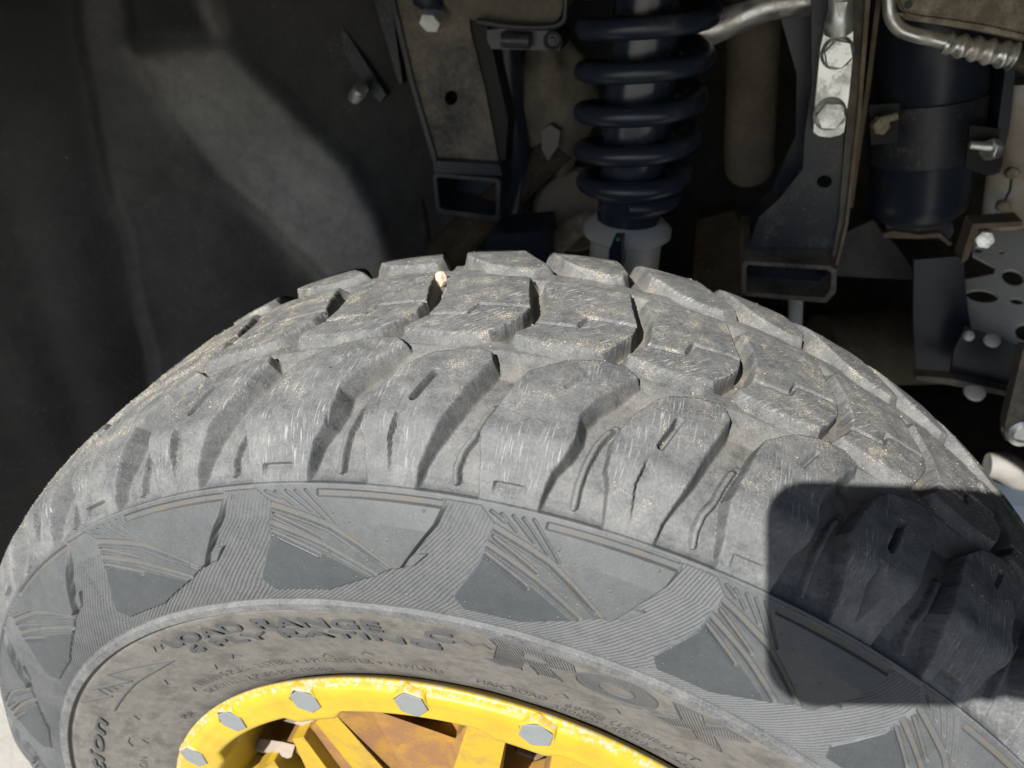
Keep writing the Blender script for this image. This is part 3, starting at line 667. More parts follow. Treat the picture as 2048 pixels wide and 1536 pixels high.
# ------------------------------------------------------------------ wheel well
BLK = dirty('black_paint', (.030, .037, .050), (.15, .138, .117), .22, 34, .40, 0, .5, .1, .2)
BLKD = dirty('black_paint_dusty', (.050, .052, .058), (.28, .25, .205), .56, 26, .6, 0, .35, .2, .4)
DUST = dirty('dust_coated_metal', (.15, .14, .12), (.29, .255, .205), .55, 30, .85, 0, .2, .25, .5)
PLAST = dirty('liner_plastic', (.030, .030, .030), (.10, .094, .084), .42, 18, .62, 0, .35, .35, .8, 240)
RUSTB = dirty('brown_dusty_steel', (.055, .043, .031), (.11, .09, .068), .5, 40, .85, 0, .2, .3, .3)
NAVY = dirty('black_powder_coat', (.020, .029, .047), (.09, .086, .08), .14, 40, .32, 0, .5, .08)
JET = dirty('deep_black_steel', (.010, .012, .016), (.04, .038, .035), .15, 40, .5, 0, .3, .1)
SHOCK = dirty('dark_blue_anodised', (.024, .033, .052), (.07, .07, .07), .15, 40, .22, .0, .7, .05)
SIL = dirty('zinc_plated_steel', (.86, .90, .89), (.70, .71, .66), .30, 55, .34, .92, .5, .12)
COL = dirty('bright_collar', (.84, .86, .83), (.70, .68, .56), .3, 40, .28, .35, .6, .08)
ALU = dirty('aluminium_pipe', (.86, .88, .87), (.62, .57, .46), .32, 70, .30, .92, .5, .1)
GREY = dirty('grey_coated_plate', (.70, .73, .74), (.60, .58, .53), .4, 30, .6, 0, .4, .1)
YZN = dirty('yellowed_zinc_bracket', (.56, .52, .40), (.20, .165, .115), .62, 95, .5, .25, .4, .5)
WHT = dirty('white_head', (.82, .82, .81), (.62, .59, .52), .1, 60, .5)
TAN = dirty('worn_tan_edge', (.15, .12, .09), (.27, .225, .165), .45, 60, .85, 0, .2, .2)

def plate(name, px, y, thick, mat, parent=None, bev=.0, n=None, q=None, holes=()):
    """flat plate whose outline is measured on the photograph, lying at its own distance in the plane y = const (or point q, normal n)"""
    f = (lambda x_, y_: on_y(x_, y_, y)) if n is None else (lambda x_, y_: on_plane(x_, y_, q, n))
    nn = np.array((0, 1., 0)) if n is None else -np.array(n, float) / np.linalg.norm(n)
    if nn @ FV < 0: nn = -nn
    pts = [Vector(f(*p_).tolist()) for p_ in px]
    if not holes:
        return part(name, prism(pts, (nn * thick).tolist()), mat, parent, False, bev)
    bm = bmesh.new(); loops = [pts]
    for hp in holes: loops.append([Vector(f(*p_).tolist()) for p_ in hp])
    edges = []
    for lp in loops:
        vs = [bm.verts.new(p_) for p_ in lp]; edges += [bm.edges.new((vs[i], vs[(i + 1) % len(vs)])) for i in range(len(vs))]
    bmesh.ops.triangle_fill(bm, use_beauty=True, use_dissolve=False, edges=edges)
    ex = bmesh.ops.extrude_face_region(bm, geom=bm.faces[:])
    bmesh.ops.translate(bm, vec=(nn * thick).tolist(), verts=[v_ for v_ in ex['geom'] if isinstance(v_, bmesh.types.BMVert)])
    return part(name, bm, mat, parent)
def ell(cx, cy, rx, ry, n=24, rot=0.0):
    c_, s_ = math.cos(rot), math.sin(rot)
    return [(cx + rx * math.cos(a_) * c_ - ry * math.sin(a_) * s_, cy + rx * math.cos(a_) * s_ + ry * math.sin(a_) * c_) for a_ in (2 * math.pi * k / n for k in range(n))]
def dep_y(px, py, y): return float((y - CAM[1]) / ray(px, py)[1])
def pxr(px, py, y, rpx): return rpx * dep_y(px, py, y) / FPX         # metres spanned by rpx pixels there
V_ = lambda a_: Vector(np.asarray(a_).tolist())
TOCAM = lambda P: (Vector(CAM.tolist()) - Vector(P)).normalized()

# fender and body above and behind the wheel: they shade the well
fen = empty('fender', (0, .2, .60), 'black fender arching over the wheel well, just above the picture', 'fender')
bm = bmesh.new(); prof_f = []
for k in range(25):
    a_ = math.radians(-104 + 208 * k / 24); prof_f.append((.53 * math.sin(a_), .53 * math.cos(a_)))
ex = lambda k_: (.93, 1.0)
r0 = [bm.verts.new((x_ * .95, -.005, z_)) for x_, z_ in prof_f]; r1 = [bm.verts.new((x_ * 1.38, .03, z_ * 1.40)) for x_, z_ in prof_f]
r2 = [bm.verts.new((x_ * 1.50, .90, z_ * 1.42)) for x_, z_ in prof_f]; r3 = [bm.verts.new((x_ * 1.60, .90, z_ * 1.50)) for x_, z_ in prof_f]; r4 = [bm.verts.new((x_ * 1.42, .01, z_ * 1.46)) for x_, z_ in prof_f]
r5 = [bm.verts.new((x_ * .96, -.02, z_ * 1.01)) for x_, z_ in prof_f]
for A_, B_ in ((r0, r1), (r1, r2), (r2, r3), (r3, r4), (r4, r5), (r5, r0)):
    for k in range(24): bm.faces.new((A_[k], A_[k + 1], B_[k + 1], B_[k]))
part('arch', bm, PLAST, fen, True)
bm = prism([(-1.3, .80, .02), (1.3, .80, .02), (1.3, .80, .95), (-1.3, .80, .95)], (0, .05, 0)); part('inner_panel', bm, PLAST, fen)
bm = prism([(-1.1, .07, .74), (1.3, .07, .74), (1.3, .07, 1.0), (1.2, .16, 1.22), (1.1, .40, 1.30), (-.6, .40, 1.22), (-1.0, .16, 1.10), (-1.1, .07, 1.0)], (0, 1.2, .0)); part('hood_sky_blocker', bm, BLK, fen, False, .02)  # unseen hood block, added to hold skylight off the tyre crown
bm = prism([(-.3, .50, -.10), (1.3, .46, -.10), (1.3, .46, .06), (-.3, .50, .06)], (0, .4, 0)); part('belly_pan', bm, PLAST, fen)

# liner: a curved dusty plastic shell on the left
lin = empty('wheel_arch_liner', (-.4, .3, .1), 'black plastic wheel arch liner with a diagonal panel coloured as if lit left of the spring', 'liner')
def plan(px, depth): P = at(px, 300, depth); return (P[0], P[1])
PL = [(-.66, -.02), (-.62, .10)] + [plan(-220, .56), plan(0, .57), plan(200, .60), plan(400, .63), plan(600, .66), plan(780, .68), plan(1000, .70), plan(1250, .72)]
PLs = smooth_path([np.array((a_, b_, 0)) for a_, b_ in PL], 6)
PLa = np.array(PLs)[:, :2]; seg = np.linalg.norm(np.diff(PLa, axis=0), axis=1); PLu = np.concatenate([[0], np.cumsum(seg)])
def shell_uz(px, py):
    """where the line of sight meets the upright liner surface: arc length along its plan, height"""
    d = ray(px, py); best = None
    for i in range(len(PLa) - 1):
        a_, b_ = PLa[i], PLa[i + 1]; A_ = np.array([[d[0], a_[0] - b_[0]], [d[1], a_[1] - b_[1]]])
        if abs(np.linalg.det(A_)) < 1e-9: continue
        t_, w_ = np.linalg.solve(A_, a_ - CAM[:2])
        if -.001 <= w_ <= 1.001 and t_ > 0: best = (PLu[i] + w_ * seg[i], CAM[2] + t_ * d[2])
    return best
def uzpoly(px): return np.array([q_ for q_ in (shell_uz(*p_) for p_ in px) if q_ is not None]) * 1000
uu = np.arange(0, PLu[-1], .0042); zz = np.arange(-.17, .70, .0042); Ug, Zg = np.meshgrid(uu, zz); Um, Zm = Ug * 1000, Zg * 1000
Hs = 5 * (vnoise(Um / 90, Zm / 120) - .5) + 1.2 * (vnoise(Um / 17, Zm / 17) - .5) + .5 * (vnoise(Um / 5, Zm / 5) - .5); Lgt = np.zeros(Um.shape) + .0
def relief(px, h, wd, lightness=None, soft=None):  # also sets how pale the shell is coloured, painted bounce light included
    global Hs, Lgt
    d_ = sdf(Um, Zm, uzpoly(px)) + 5 * (vnoise(Um / 40, Zm / 40) - .5); f_ = sstep(.5 + d_ / (2 * wd)); Hs = Hs + h * f_
    if lightness is not None: fd = sstep(.5 + d_ / (2 * (soft or wd))); Lgt = Lgt * (1 - fd) + lightness * fd
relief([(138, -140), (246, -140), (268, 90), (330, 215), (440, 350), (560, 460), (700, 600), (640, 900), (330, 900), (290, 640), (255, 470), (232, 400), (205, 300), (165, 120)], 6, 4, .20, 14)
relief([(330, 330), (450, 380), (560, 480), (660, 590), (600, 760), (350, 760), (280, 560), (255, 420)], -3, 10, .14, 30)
relief([(262, 100), (345, 88), (440, 84), (520, 160), (610, 250), (700, 335), (750, 420), (790, 520), (810, 640), (760, 660), (680, 580), (560, 458), (440, 350), (335, 218)], 8, 8, .66, 16)  # diagonal panel coloured paler for the light bounced onto it
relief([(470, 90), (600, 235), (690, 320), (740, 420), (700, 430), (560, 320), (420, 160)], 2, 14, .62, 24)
relief([(520, 350), (640, 330), (745, 430), (790, 560), (740, 620), (640, 530)], 1, 16, 1.0, 40)  # brightest part of that painted bounce light
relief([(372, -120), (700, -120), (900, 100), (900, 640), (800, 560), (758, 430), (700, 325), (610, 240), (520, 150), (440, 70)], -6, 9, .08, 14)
relief([(372, -120), (398, -120), (462, 78), (640, 262), (700, 330), (680, 330), (600, 250), (440, 92), (400, 20)], 4, 5, .55, 7)  # rim of the panel, its edge highlight painted in as a pale strip
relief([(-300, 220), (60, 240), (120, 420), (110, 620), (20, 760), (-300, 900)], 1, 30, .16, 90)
Xs = np.interp(Ug, PLu, PLa[:, 0]); Ys = np.interp(Ug, PLu, PLa[:, 1]); tx_ = np.gradient(Xs, axis=1); ty_ = np.gradient(Ys, axis=1); tl_ = np.hypot(tx_, ty_)
Psh = np.stack([Xs + ty_ / tl_ * Hs / 1000, Ys - tx_ / tl_ * Hs / 1000, Zg], -1); Nsh = grid_normals(Psh); flp = Nsh[..., 1].mean() > 0
idx = np.arange(Psh.shape[0] * Psh.shape[1]).reshape(Psh.shape[:2]); q = np.stack([idx[:-1, :-1], idx[:-1, 1:], idx[1:, 1:], idx[1:, :-1]], -1).reshape(-1, 4)
if flp: Nsh = -Nsh; q = q[:, ::-1]
g = G('liner_plastic_lit'); v = g.n('ShaderNodeNewGeometry').outputs['Position']; lgt_ = g.attr('lightness').outputs['Fac']
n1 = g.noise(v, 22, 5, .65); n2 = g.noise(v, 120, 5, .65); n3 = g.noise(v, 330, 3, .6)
f = g.math('MULTIPLY', lgt_, g.ramp(g.math('ADD', g.math('MULTIPLY', n1, .6), g.math('MULTIPLY', n2, .4)), .30, .68, .45, 1.1), True)
col = g.mix(f, (.017, .017, .019), (.50, .495, .47))  # pale mix carries dust and the painted bounce light
sp_ = g.math('MULTIPLY', g.ramp(n3, .60, .68), g.ramp(g.math('ADD', n1, g.math('MULTIPLY', lgt_, .2)), .48, .66)); col = g.mix(g.math('MULTIPLY', sp_, .45), col, (.22, .195, .16))
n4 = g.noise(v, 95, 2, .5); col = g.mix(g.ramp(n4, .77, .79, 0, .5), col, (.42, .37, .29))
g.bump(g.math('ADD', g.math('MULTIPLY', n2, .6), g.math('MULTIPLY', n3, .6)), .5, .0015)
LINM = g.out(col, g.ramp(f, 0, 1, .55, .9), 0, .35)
shell = build_mesh('shell', Psh.reshape(-1, 3), Nsh.reshape(-1, 3), q, {'lightness': ('FLOAT', Lgt.ravel())}, LINM, None); adopt(shell, lin)
for a_, b_ in ((95, 250), (700, 300)):
    uz_ = shell_uz(a_, b_)

tag(part('wiring_loom', tube(smooth_path([on_y(x_, y_, .46) for x_, y_ in ((640, -40), (690, 60), (760, 130), (800, 220), (830, 330), (850, 460), (860, 560))], 8), .0065, 12), dirty('loom_tape', (.016, .016, .018), (.10, .09, .075), .3, 60, .7), None, True), 'black taped wiring loom running down between liner and channel strut', 'wiring')
# struts behind the liner edge
tag(plate('brace_bar', [(600, -30), (632, -30), (772, 190), (760, 205), (735, 180)], .425, .010, BLK, None, .002), 'slim black diagonal brace bar beside the wide channel strut', 'brace')
tag(plate('flat_bar', [(738, -30), (778, -30), (805, 168), (797, 165)], .42, .012, BLK, None, .002), 'narrow flat bar tapering down against the left edge of the channel strut', 'brace')
P = on_y(716, 185, .405); ax = TOCAM(P) + Vector((.5, .2, .6))
tag(part('bolt', disc(P.tolist(), ax, [(.0055, -.01), (.0064, 0), (.0064, .0025), (.0046, .003), (.0046, .0055), (.0058, .0062), (.0058, .009), (.002, .0094)], 20), SIL, None, True), 'shiny bolt end under the brace bar left of the channel strut', 'bolt')

# channel strut with square tube end
st = empty('frame_strut', on_y(900, 300, .40).tolist(), 'black steel channel strut with a hole, ending in an open square tube', 'strut')
hole = ell(902, 196, 13, 15, 20, .3)
plate('web', [(777, -40), (934, -40), (940, 60), (968, 170), (998, 326), (873, 335), (822, 160)], .40, .005, BLKD, st, 0, holes=[hole])
plate('flange', [(934, -40), (948, -40), (976, 60), (1016, 240), (1010, 332), (998, 328), (966, 160), (938, 60)], .403, .05, JET, st, .001)
plate('dark_backing', [(790, -40), (930, -40), (990, 320), (880, 330), (835, 160)], .43, .004, JET, st)  # black sheet standing in for the darkness inside the hole
plate('edge_lip', [(770, -40), (780, -40), (826, 160), (878, 335), (870, 338), (818, 162)], .396, .03, BLK, st, .001)
plate('foot', [(868, 322), (1000, 330), (1004, 352), (868, 345)], .388, .03, NAVY, st, .002)
plate('bore', [(880, 355), (992, 362), (990, 430), (880, 415)], .44, .003, NAVY, st)
# open square tube: four walls
def sqtube(outer, inner, y, depth, mat, parent, name='square_tube'):
    bm = bmesh.new(); o_ = [bm.verts.new(V_(on_y(*p_, y))) for p_ in outer]; i_ = [bm.verts.new(V_(on_y(*p_, y))) for p_ in inner]
    off = Vector((.0, depth, .0)); o2 = [bm.verts.new(v_.co + off) for v_ in o_]; i2 = [bm.verts.new(v_.co + off) for v_ in i_]
    n_ = len(o_)
    for k in range(n_):
        j = (k + 1) % n_
        for q_ in ((o_[k], o_[j], i_[j], i_[k]), (o2[k], o_[k], o_[j], o2[j]), (i_[k], i_[j], i2[j], i2[k]), (o2[k], o2[j], i2[j], i2[k])): bm.faces.new(q_)
    return part(name, bm, mat, parent)
sqtube([(866, 352), (873, 346), (994, 357), (1001, 363), (999, 436), (990, 442), (880, 427), (872, 420)], [(873, 358), (877, 354), (989, 364), (993, 368), (991, 428), (987, 432), (884, 418), (879, 413)], .39, .085, BLK, st)
# bolt at the strut's top
tag(part('bolt', hexhead(on_y(867, 26, .385).tolist(), (0, -.8, -.5), .015, .012, .2), SIL), 'bright bolt end at the top of the channel strut', 'bolt')
tag(part('rubber_cap', disc(on_y(857, -6, .38).tolist(), (0, -.5, -.8), [(.012, -.006), (.013, 0), (.011, .006), (.004, .009)], 20), NAVY, None, True), 'round black cap over the bolt at the top of the strut', 'cap')

# gear case at the top
gc = empty('gear_case', on_y(1000, 0, .37).tolist(), 'dusty olive gear case with rounded underside at the top edge', 'gear case')
gp = smooth_path([on_y(x_, y_, .36) for x_, y_ in ((872, -60), (884, -4), (905, 24), (940, 38), (990, 46), (1060, 48), (1105, 46), (1124, 20), (1128, -60))], 4)
plate_pts = [V_(p_) for p_ in gp]
part('housing', prism(plate_pts, (0, .09, .01)), dirty('olive_dust', (.125, .122, .10), (.21, .195, .155), .5, 30, .8, 0, .2, .2), gc, True, .008, 3)
part('guard_rod', tube(smooth_path([on_y(x_, y_, .352) for x_, y_ in ((955, 42), (1020, 52), (1090, 54), (1122, 46), (1131, 25), (1131, -50))], 6), .0022, 10), BLK, gc, True)
bm = bmesh.new()
cl = empty('pinch_clamp', on_y(1050, 80, .36).tolist(), 'small black pinch clamp with a round bolt under the gear case', 'clamp')
plate('body', [(974, 60), (1010, 56), (1116, 58), (1126, 68), (1127, 84), (1118, 101), (983, 98), (974, 80)], .362, .03, NAVY, cl, .003)
P0, P1 = on_y(1004, 79, .356), on_y(1060, 82, .356); part('barrel', tube([P0, P1], pxr(1030, 80, .356, 15), 20), BLK, cl, True)
part('bolt', disc(on_y(1106, 80, .356).tolist(), (0, -1, -.1), [(.0066, -.004), (.0066, .003), (.0046, .004), (.0042, .0015), (.0026, .0015), (.0022, .003)], 24), BLK, cl, True)

# dusty knuckle, arms and hoses seen between strut and spring
bm = bmesh.new(); bmesh.ops.create_icosphere(bm, subdivisions=4, radius=1)
kc = on_y(1100, 200, .47)
for v_ in bm.verts:
    n_ = float(vnoise(np.array([v_.co.x * 2.2 + 7]), np.array([v_.co.z * 2.2 + v_.co.y]))[0])
    v_.co = V_(kc) + Vector((v_.co.x * .036, v_.co.y * .03, v_.co.z * .062)) * (.8 + .45 * n_)
tag(part('knuckle_casting', bm, dirty('dusty_casting', (.14, .125, .105), (.26, .235, .19), .5, 50, .85, 0, .2, .3), None, True), 'rough dusty casting between the strut and the coil spring', 'casting')
tag(part('brake_hose', tube(smooth_path([on_y(x_, y_, .44) for x_, y_ in ((1010, 60), (1018, 200), (1030, 330), (1000, 470), (960, 560))], 8), .013, 14), NAVY, None, True), 'dark hose hanging behind the channel strut', 'hose')
tag(plate('ball_joint_cap', [(1082, 262), (1100, 250), (1120, 262), (1116, 292), (1096, 322), (1084, 300)], .425, .02, dirty('pale_cap', (.22, .21, .21), (.22, .19, .15), .4, 60, .7), None, .004), 'pale pointed ball joint cap left of the spring', 'cap')
tag(part('suspension_arm', tube([on_y(1120, 290, .455), on_y(1060, 345, .45), on_y(960, 440, .44), on_y(880, 520, .43)], [.016, .016, .018, .02], 16), RUSTB, None, True), 'dusty brown suspension arm sloping down behind the square tube', 'suspension arm')
tag(part('inner_boot', disc(on_y(1150, 420, .47).tolist(), (.2, -1, .2), [(.02, -.03), (.036, -.02), (.034, -.01), (.04, 0), (.036, .008), (.02, .012)], 28), DUST, None, True), 'round dusty rubber boot behind the bottom of the spring', 'boot')
tag(part('link_rod', tube([on_y(1105, 495, .40), on_y(1150, 455, .41), on_y(1175, 440, .42)], .010, 14), YZN, None, True), 'short yellowed rod end beside the silver spring collar', 'rod')
tag(plate('lower_bracket', [(975, 470), (1085, 462), (1098, 560), (985, 570)], .36, .05, NAVY, None, .004), 'dark block bracket just above the tyre under the square tube', 'bracket')

# shock absorber
YS = .345
sa = empty('shock_absorber', on_y(1268, 300, YS).tolist(), 'black coil spring shock absorber standing behind the tyre', 'shock absorber')
A0 = on_y(1308, -90, YS); A1 = on_y(1246, 540, YS); axis = (A0 - A1); LN = np.linalg.norm(axis); axis /= LN
def proj(P):
    d = np.asarray(P) - CAM; z = d @ FV; return 1024 + FPX * (d @ RV) / z, 768 - FPX * (d @ UV) / z
tocam = CAM - (A0 + A1) / 2; front = tocam - axis * (tocam @ axis); front /= np.linalg.norm(front); right = np.cross(front, axis); right *= np.sign(right @ RV)
part('shock_body', tube([A0, A0 * .5 + A1 * .5, A1], [pxr(1306, 0, YS, 70), pxr(1280, 230, YS, 68), pxr(1250, 480, YS, 60)], 40), SHOCK, sa, True)
RC = pxr(1275, 230, YS, 113); RW = pxr(1275, 230, YS, 19.5)
ts = np.linspace(0, LN, 400); fy = np.array([proj(A1 + axis * t_ + front * (RC + RW * .5))[1] for t_ in ts])
want = [432, 393, 318, 236, 147, 56, -30, -115]                      # front crossings of the wire, in photograph rows
tw = [float(np.interp(-y_, -fy, ts)) for y_ in want]
path = []
for k in range(0, 36 * 7 + 1):
    n_ = k / 36; a_ = 2 * math.pi * n_; t_ = float(np.interp(n_, range(8), tw)); rc = RC * float(np.interp(n_, [0, 1, 2, 3.5, 5], [.74, .90, .96, 1.0, 1.03]))
    path.append(A1 + axis * t_ + (front * math.cos(a_) + right * math.sin(a_)) * rc)
part('coil_spring', tube(path, RW, 18), NAVY, sa, True)
for k, wv in enumerate((0,)):
    c_ = A1 + axis * (tw[0] - .019)
    part('spring_seat', disc(c_.tolist(), axis.tolist(), [(RC * .78, -.012), (RC * .84, -.010), (RC * .84, -.005), (RC * .72, .000), (RC * .5, .002)], 48), COL, sa, True)
    part('collar', disc(c_.tolist(), axis.tolist(), [(RC * .62, -.062), (RC * .68, -.058), (RC * .68, -.012), (RC * .5, -.010)], 48), COL, sa, True)
part('adjuster_clip', prism([V_(on_y(x_, y_, YS - .05)) for x_, y_ in ((1218, 500), (1226, 485), (1243, 485), (1244, 540), (1216, 540))], (0, .02, 0)), NAVY, sa, False, .002)
part('paint_mark', disc(on_y(1236, 478, YS - .049).tolist(), (0, -1, .1), [(.0016, 0), (.0016, .0008)], 8), dirty('green_paint', (.02, .30, .10), (.03, .2, .1), .1), sa)

# anti-roll bar
tag(part('steering_rod', tube(smooth_path([on_y(x_, y_, .385) for x_, y_ in ((1330, 90), (1372, 76), (1420, 60), (1470, 38), (1530, 12), (1585, 2), (1640, -4))], 6), [.0075 + .0028 * min(1, k / 10) for k in range(37)], 18), ALU, None, True), 'pale grey tapered rod running from the spring to the frame upright', 'rod')
# flattened dusty tube with a round end
bm = bmesh.new(); pth = smooth_path([on_y(x_, y_, .46) for x_, y_ in ((1512, -80), (1507, 60), (1503, 180), (1499, 280), (1499, 330), (1500, 372))], 6)
rads = [pxr(1500, 200, .46, 50) * (1 if k < 24 else math.sqrt(max(.02, 1 - ((k - 24) / 6.05) ** 2))) for k in range(len(pth))]
tube(pth, rads, 28, bm)
for v_ in bm.verts: pass
tag(part('bump_stop_tube', bm, dirty('dusty_brown_rubber', (.15, .132, .11), (.27, .235, .185), .5, 26, .85, 0, .2, .25), None, True), 'dusty brown round-ended tube hanging between spring and upright', 'tube')

# frame upright
YU = .355
up = empty('frame_upright', on_y(1640, 300, YU).tolist(), 'black steel frame upright carrying the silver plate, ending in a box foot', 'upright')
plate('web', [(1622, -40), (1702, -40), (1706, 60), (1688, 267), (1678, 450), (1668, 530), (1490, 520), (1518, 434), (1559, 398), (1606, 337), (1610, 264), (1624, 176)], YU, .006, BLK, up, 0, holes=[ell(1649, 363, 15.5, 12.5, 22)])
plate('flange', [(1702, -40), (1736, -40), (1716, 230), (1692, 450), (1676, 528), (1662, 528), (1678, 440), (1697, 200)], YU - .004, .045, BLKD, up, .001)
plate('worn_edge', [(1734, -40), (1744, -40), (1722, 232), (1696, 452), (1676, 532), (1671, 528), (1690, 448), (1715, 228)], YU - .012, .012, TAN, up, .0015)
plate('rear_strip', [(1757, -40), (1768, -40), (1741, 170), (1722, 300), (1706, 416), (1698, 414), (1712, 300), (1732, 170)], YU + .02, .03, TAN, up, .001)
plate('side_gusset', [(1559, 398), (1570, 400), (1545, 440), (1520, 470), (1496, 520), (1486, 518), (1512, 440)], YU + .02, .04, NAVY, up, .002)
plate('weld_seam', [(1490, 508), (1560, 514), (1640, 512), (1672, 524), (1670, 534), (1490, 526)], YU - .008, .012, dirty('weld', (.09, .09, .10), (.27, .225, .205), .5, 120, .5, .2, .5, .8, 0, 300), up, .003)
sqtube([(1484, 530), (1490, 522), (1660, 532), (1674, 540), (1672, 585), (1652, 606), (1492, 592), (1483, 586)], [(1493, 534), (1497, 530), (1655, 540), (1663, 546), (1661, 580), (1648, 596), (1498, 584), (1492, 580)], YU - .03, .10, BLKD, up, 'box_foot')
plate('foot_back', [(1490, 528), (1664, 538), (1662, 600), (1490, 588)], YU + .0, .003, NAVY, up)
plate('left_plate', [(1560, 30), (1624, 10), (1622, 180), (1606, 330), (1560, 396), (1545, 380), (1592, 270), (1594, 150)], YU + .04, .006, NAVY, up, .001)

# silver plate with rod and two bolts
lk = empty('link_plate', on_y(1665, 170, YU - .01).tolist(), 'silver zinc link plate with two flanged hex bolts on the upright', 'link plate')
plate('plate', [(1649, 60), (1706, 60), (1706, 106), (1698, 190), (1688, 264), (1680, 270), (1659, 275), (1638, 272), (1627, 265), (1631, 200), (1641, 97)], YU - .012, .0075, SIL, lk, .0008)
part('rod', tube([on_y(1681, -60, YU - .016), on_y(1681, 18, YU - .016), on_y(1678, 44, YU - .014), on_y(1677, 62, YU - .012)], [pxr(1680, 0, YU, 22), pxr(1680, 0, YU, 22), pxr(1680, 0, YU, 27), pxr(1680, 0, YU, 27)], 24), SIL, lk, True)
part('flat', prism([V_(on_y(x_, y_, YU - .0262)) for x_, y_ in ((1671, 4), (1695, 4), (1687, 36), (1681, 36))], (0, .004, 0)), SIL, lk, False, .0008)
for (bx, by, ro) in ((1674, 105, .15), (1659, 227, .3)):
    P = on_y(bx, by, YU - .012); part('bolt', hexhead(P.tolist(), (0, -1, .0), pxr(bx, by, YU, 47), .0095, ro, pxr(bx, by, YU, 31)), SIL, lk, True)

# refrigerant pipe with a corrugated crimp
pi_ = empty('coolant_pipe', on_y(1850, 60, .36).tolist(), 'bent aluminium pipe with a ribbed crimp collar at the top right', 'pipe')
YP = .36
part('pipe', tube(smooth_path([on_y(x_, y_, YP) for x_, y_ in ((1778, -60), (1779, 0), (1783, 34), (1800, 58), (1830, 70), (1862, 77), (1893, 85))], 8), pxr(1800, 50, YP, 14), 20), ALU, pi_, True)
cp, cr = [], []
a_, b_ = on_y(1888, 86, YP), on_y(2026, 113, YP)
for k in range(61):
    f_ = k / 60; cp.append(a_ + (b_ - a_) * f_); cr.append(pxr(1950, 100, YP, 19 + 5.5 * f_ + 3.0 * math.sin(f_ * 2 * math.pi * 5) * (f_ > .06)) + (.0012 if f_ > .95 else 0))
part('crimp_collar', tube(cp, cr, 28), ALU, pi_, True)
part('hose', tube(smooth_path([b_ - (b_ - a_) * .05, on_y(2050, 122, YP), on_y(2110, 150, YP + .01), on_y(2170, 210, YP + .02)], 6), pxr(1950, 100, YP, 21), 20), PLAST, pi_, True)
tb = plate('corroded_bracket', [(1800, -40), (1803, 4), (1812, 26), (1832, 42), (1900, 52), (1975, 64), (2060, 82), (2110, 92), (2110, -40)], .335, .02, YZN, None, .002)
tag(tb, 'corroded yellowish zinc bracket filling the top right corner', 'bracket')
part('slot', disc(on_y(1816, 10, .3345).tolist(), (0, -1, 0), [(.0022, -.004), (.0022, .0006)], 14), NAVY, tb)
part('lower_flange', prism([V_(on_y(x_, y_, .333)) for x_, y_ in ((1812, 26), (1832, 42), (1900, 52), (1975, 64), (2060, 82), (2110, 92), (2110, 84), (1975, 52), (1900, 40), (1836, 32))], (0, .05, -.004)), YZN, tb, False, .001)

# canister in its strap
YCN = .44
can = empty('canister', on_y(1850, 250, YCN).tolist(), 'black cylindrical canister held by a strap behind the upright', 'canister')
ct, cb = on_y(1880, -40, YCN), on_y(1832, 440, YCN); rcan = pxr(1850, 250, YCN, 100)
bm = bmesh.new(); ax = Vector((ct - cb).tolist()); L_ = ax.length
disc(cb.tolist(), ax, [(rcan * .30, .0), (rcan * .72, .003), (rcan * .90, .010), (rcan * .96, .022), (rcan * .97, L_ * .40), (rcan * 1.0, L_ * .41), (rcan * 1.02, L_)], 56, bm)
part('can', bm, NAVY, can, True)
bm = disc((cb + (ct - cb) * .30).tolist(), ax, [(rcan * 1.0, -.001), (rcan * 1.05, 0), (rcan * 1.05, .045), (rcan * 1.0, .046)], 56); part('strap', bm, BLK, can, True)
plate('strap_ear', [(1940, 250), (2000, 258), (1996, 345), (1975, 352), (1930, 336)], YCN - .055, .004, JET, can, .001)
plate('strap_lug', [(1738, 210), (1800, 206), (1795, 285), (1742, 290)], YCN - .055, .004, JET, can, .001)
P = on_y(1756, 250, YCN - .06); part('bolt', hexhead(P.tolist(), (.3, -1, .1), .011, .006, .2), YZN, can); part('stud', tube([on_y(1762, 240, YCN - .066), on_y(1795, 232, YCN - .066)], .0026, 12), YZN, can, True)
P = on_y(1990, 299, YCN - .06); part('bolt', hexhead(P.tolist(), (-.9, -.6, .1), .0125, .007, .25), SIL, can); part('stud', tube([on_y(1940, 290, YCN - .064), on_y(1982, 293, YCN - .064)], [.0026, .0034], 12), SIL, can, True)
plate('side_rail', [(2012, 130), (2032, 134), (2020, 250), (2000, 345), (1985, 352), (1996, 250)], YCN - .03, .03, NAVY, can, .002)
plate('lower_bracket', [(1765, 425), (1775, 462), (1768, 474), (1900, 478), (1908, 462), (1900, 430)], YCN - .01, .03, BLK, can, .002)
plate('bracket_lip', [(1766, 468), (1790, 462), (1840, 470), (1880, 466), (1905, 488), (1898, 492), (1876, 474), (1838, 478), (1768, 476)], YCN - .016, .006, TAN, can, .001)

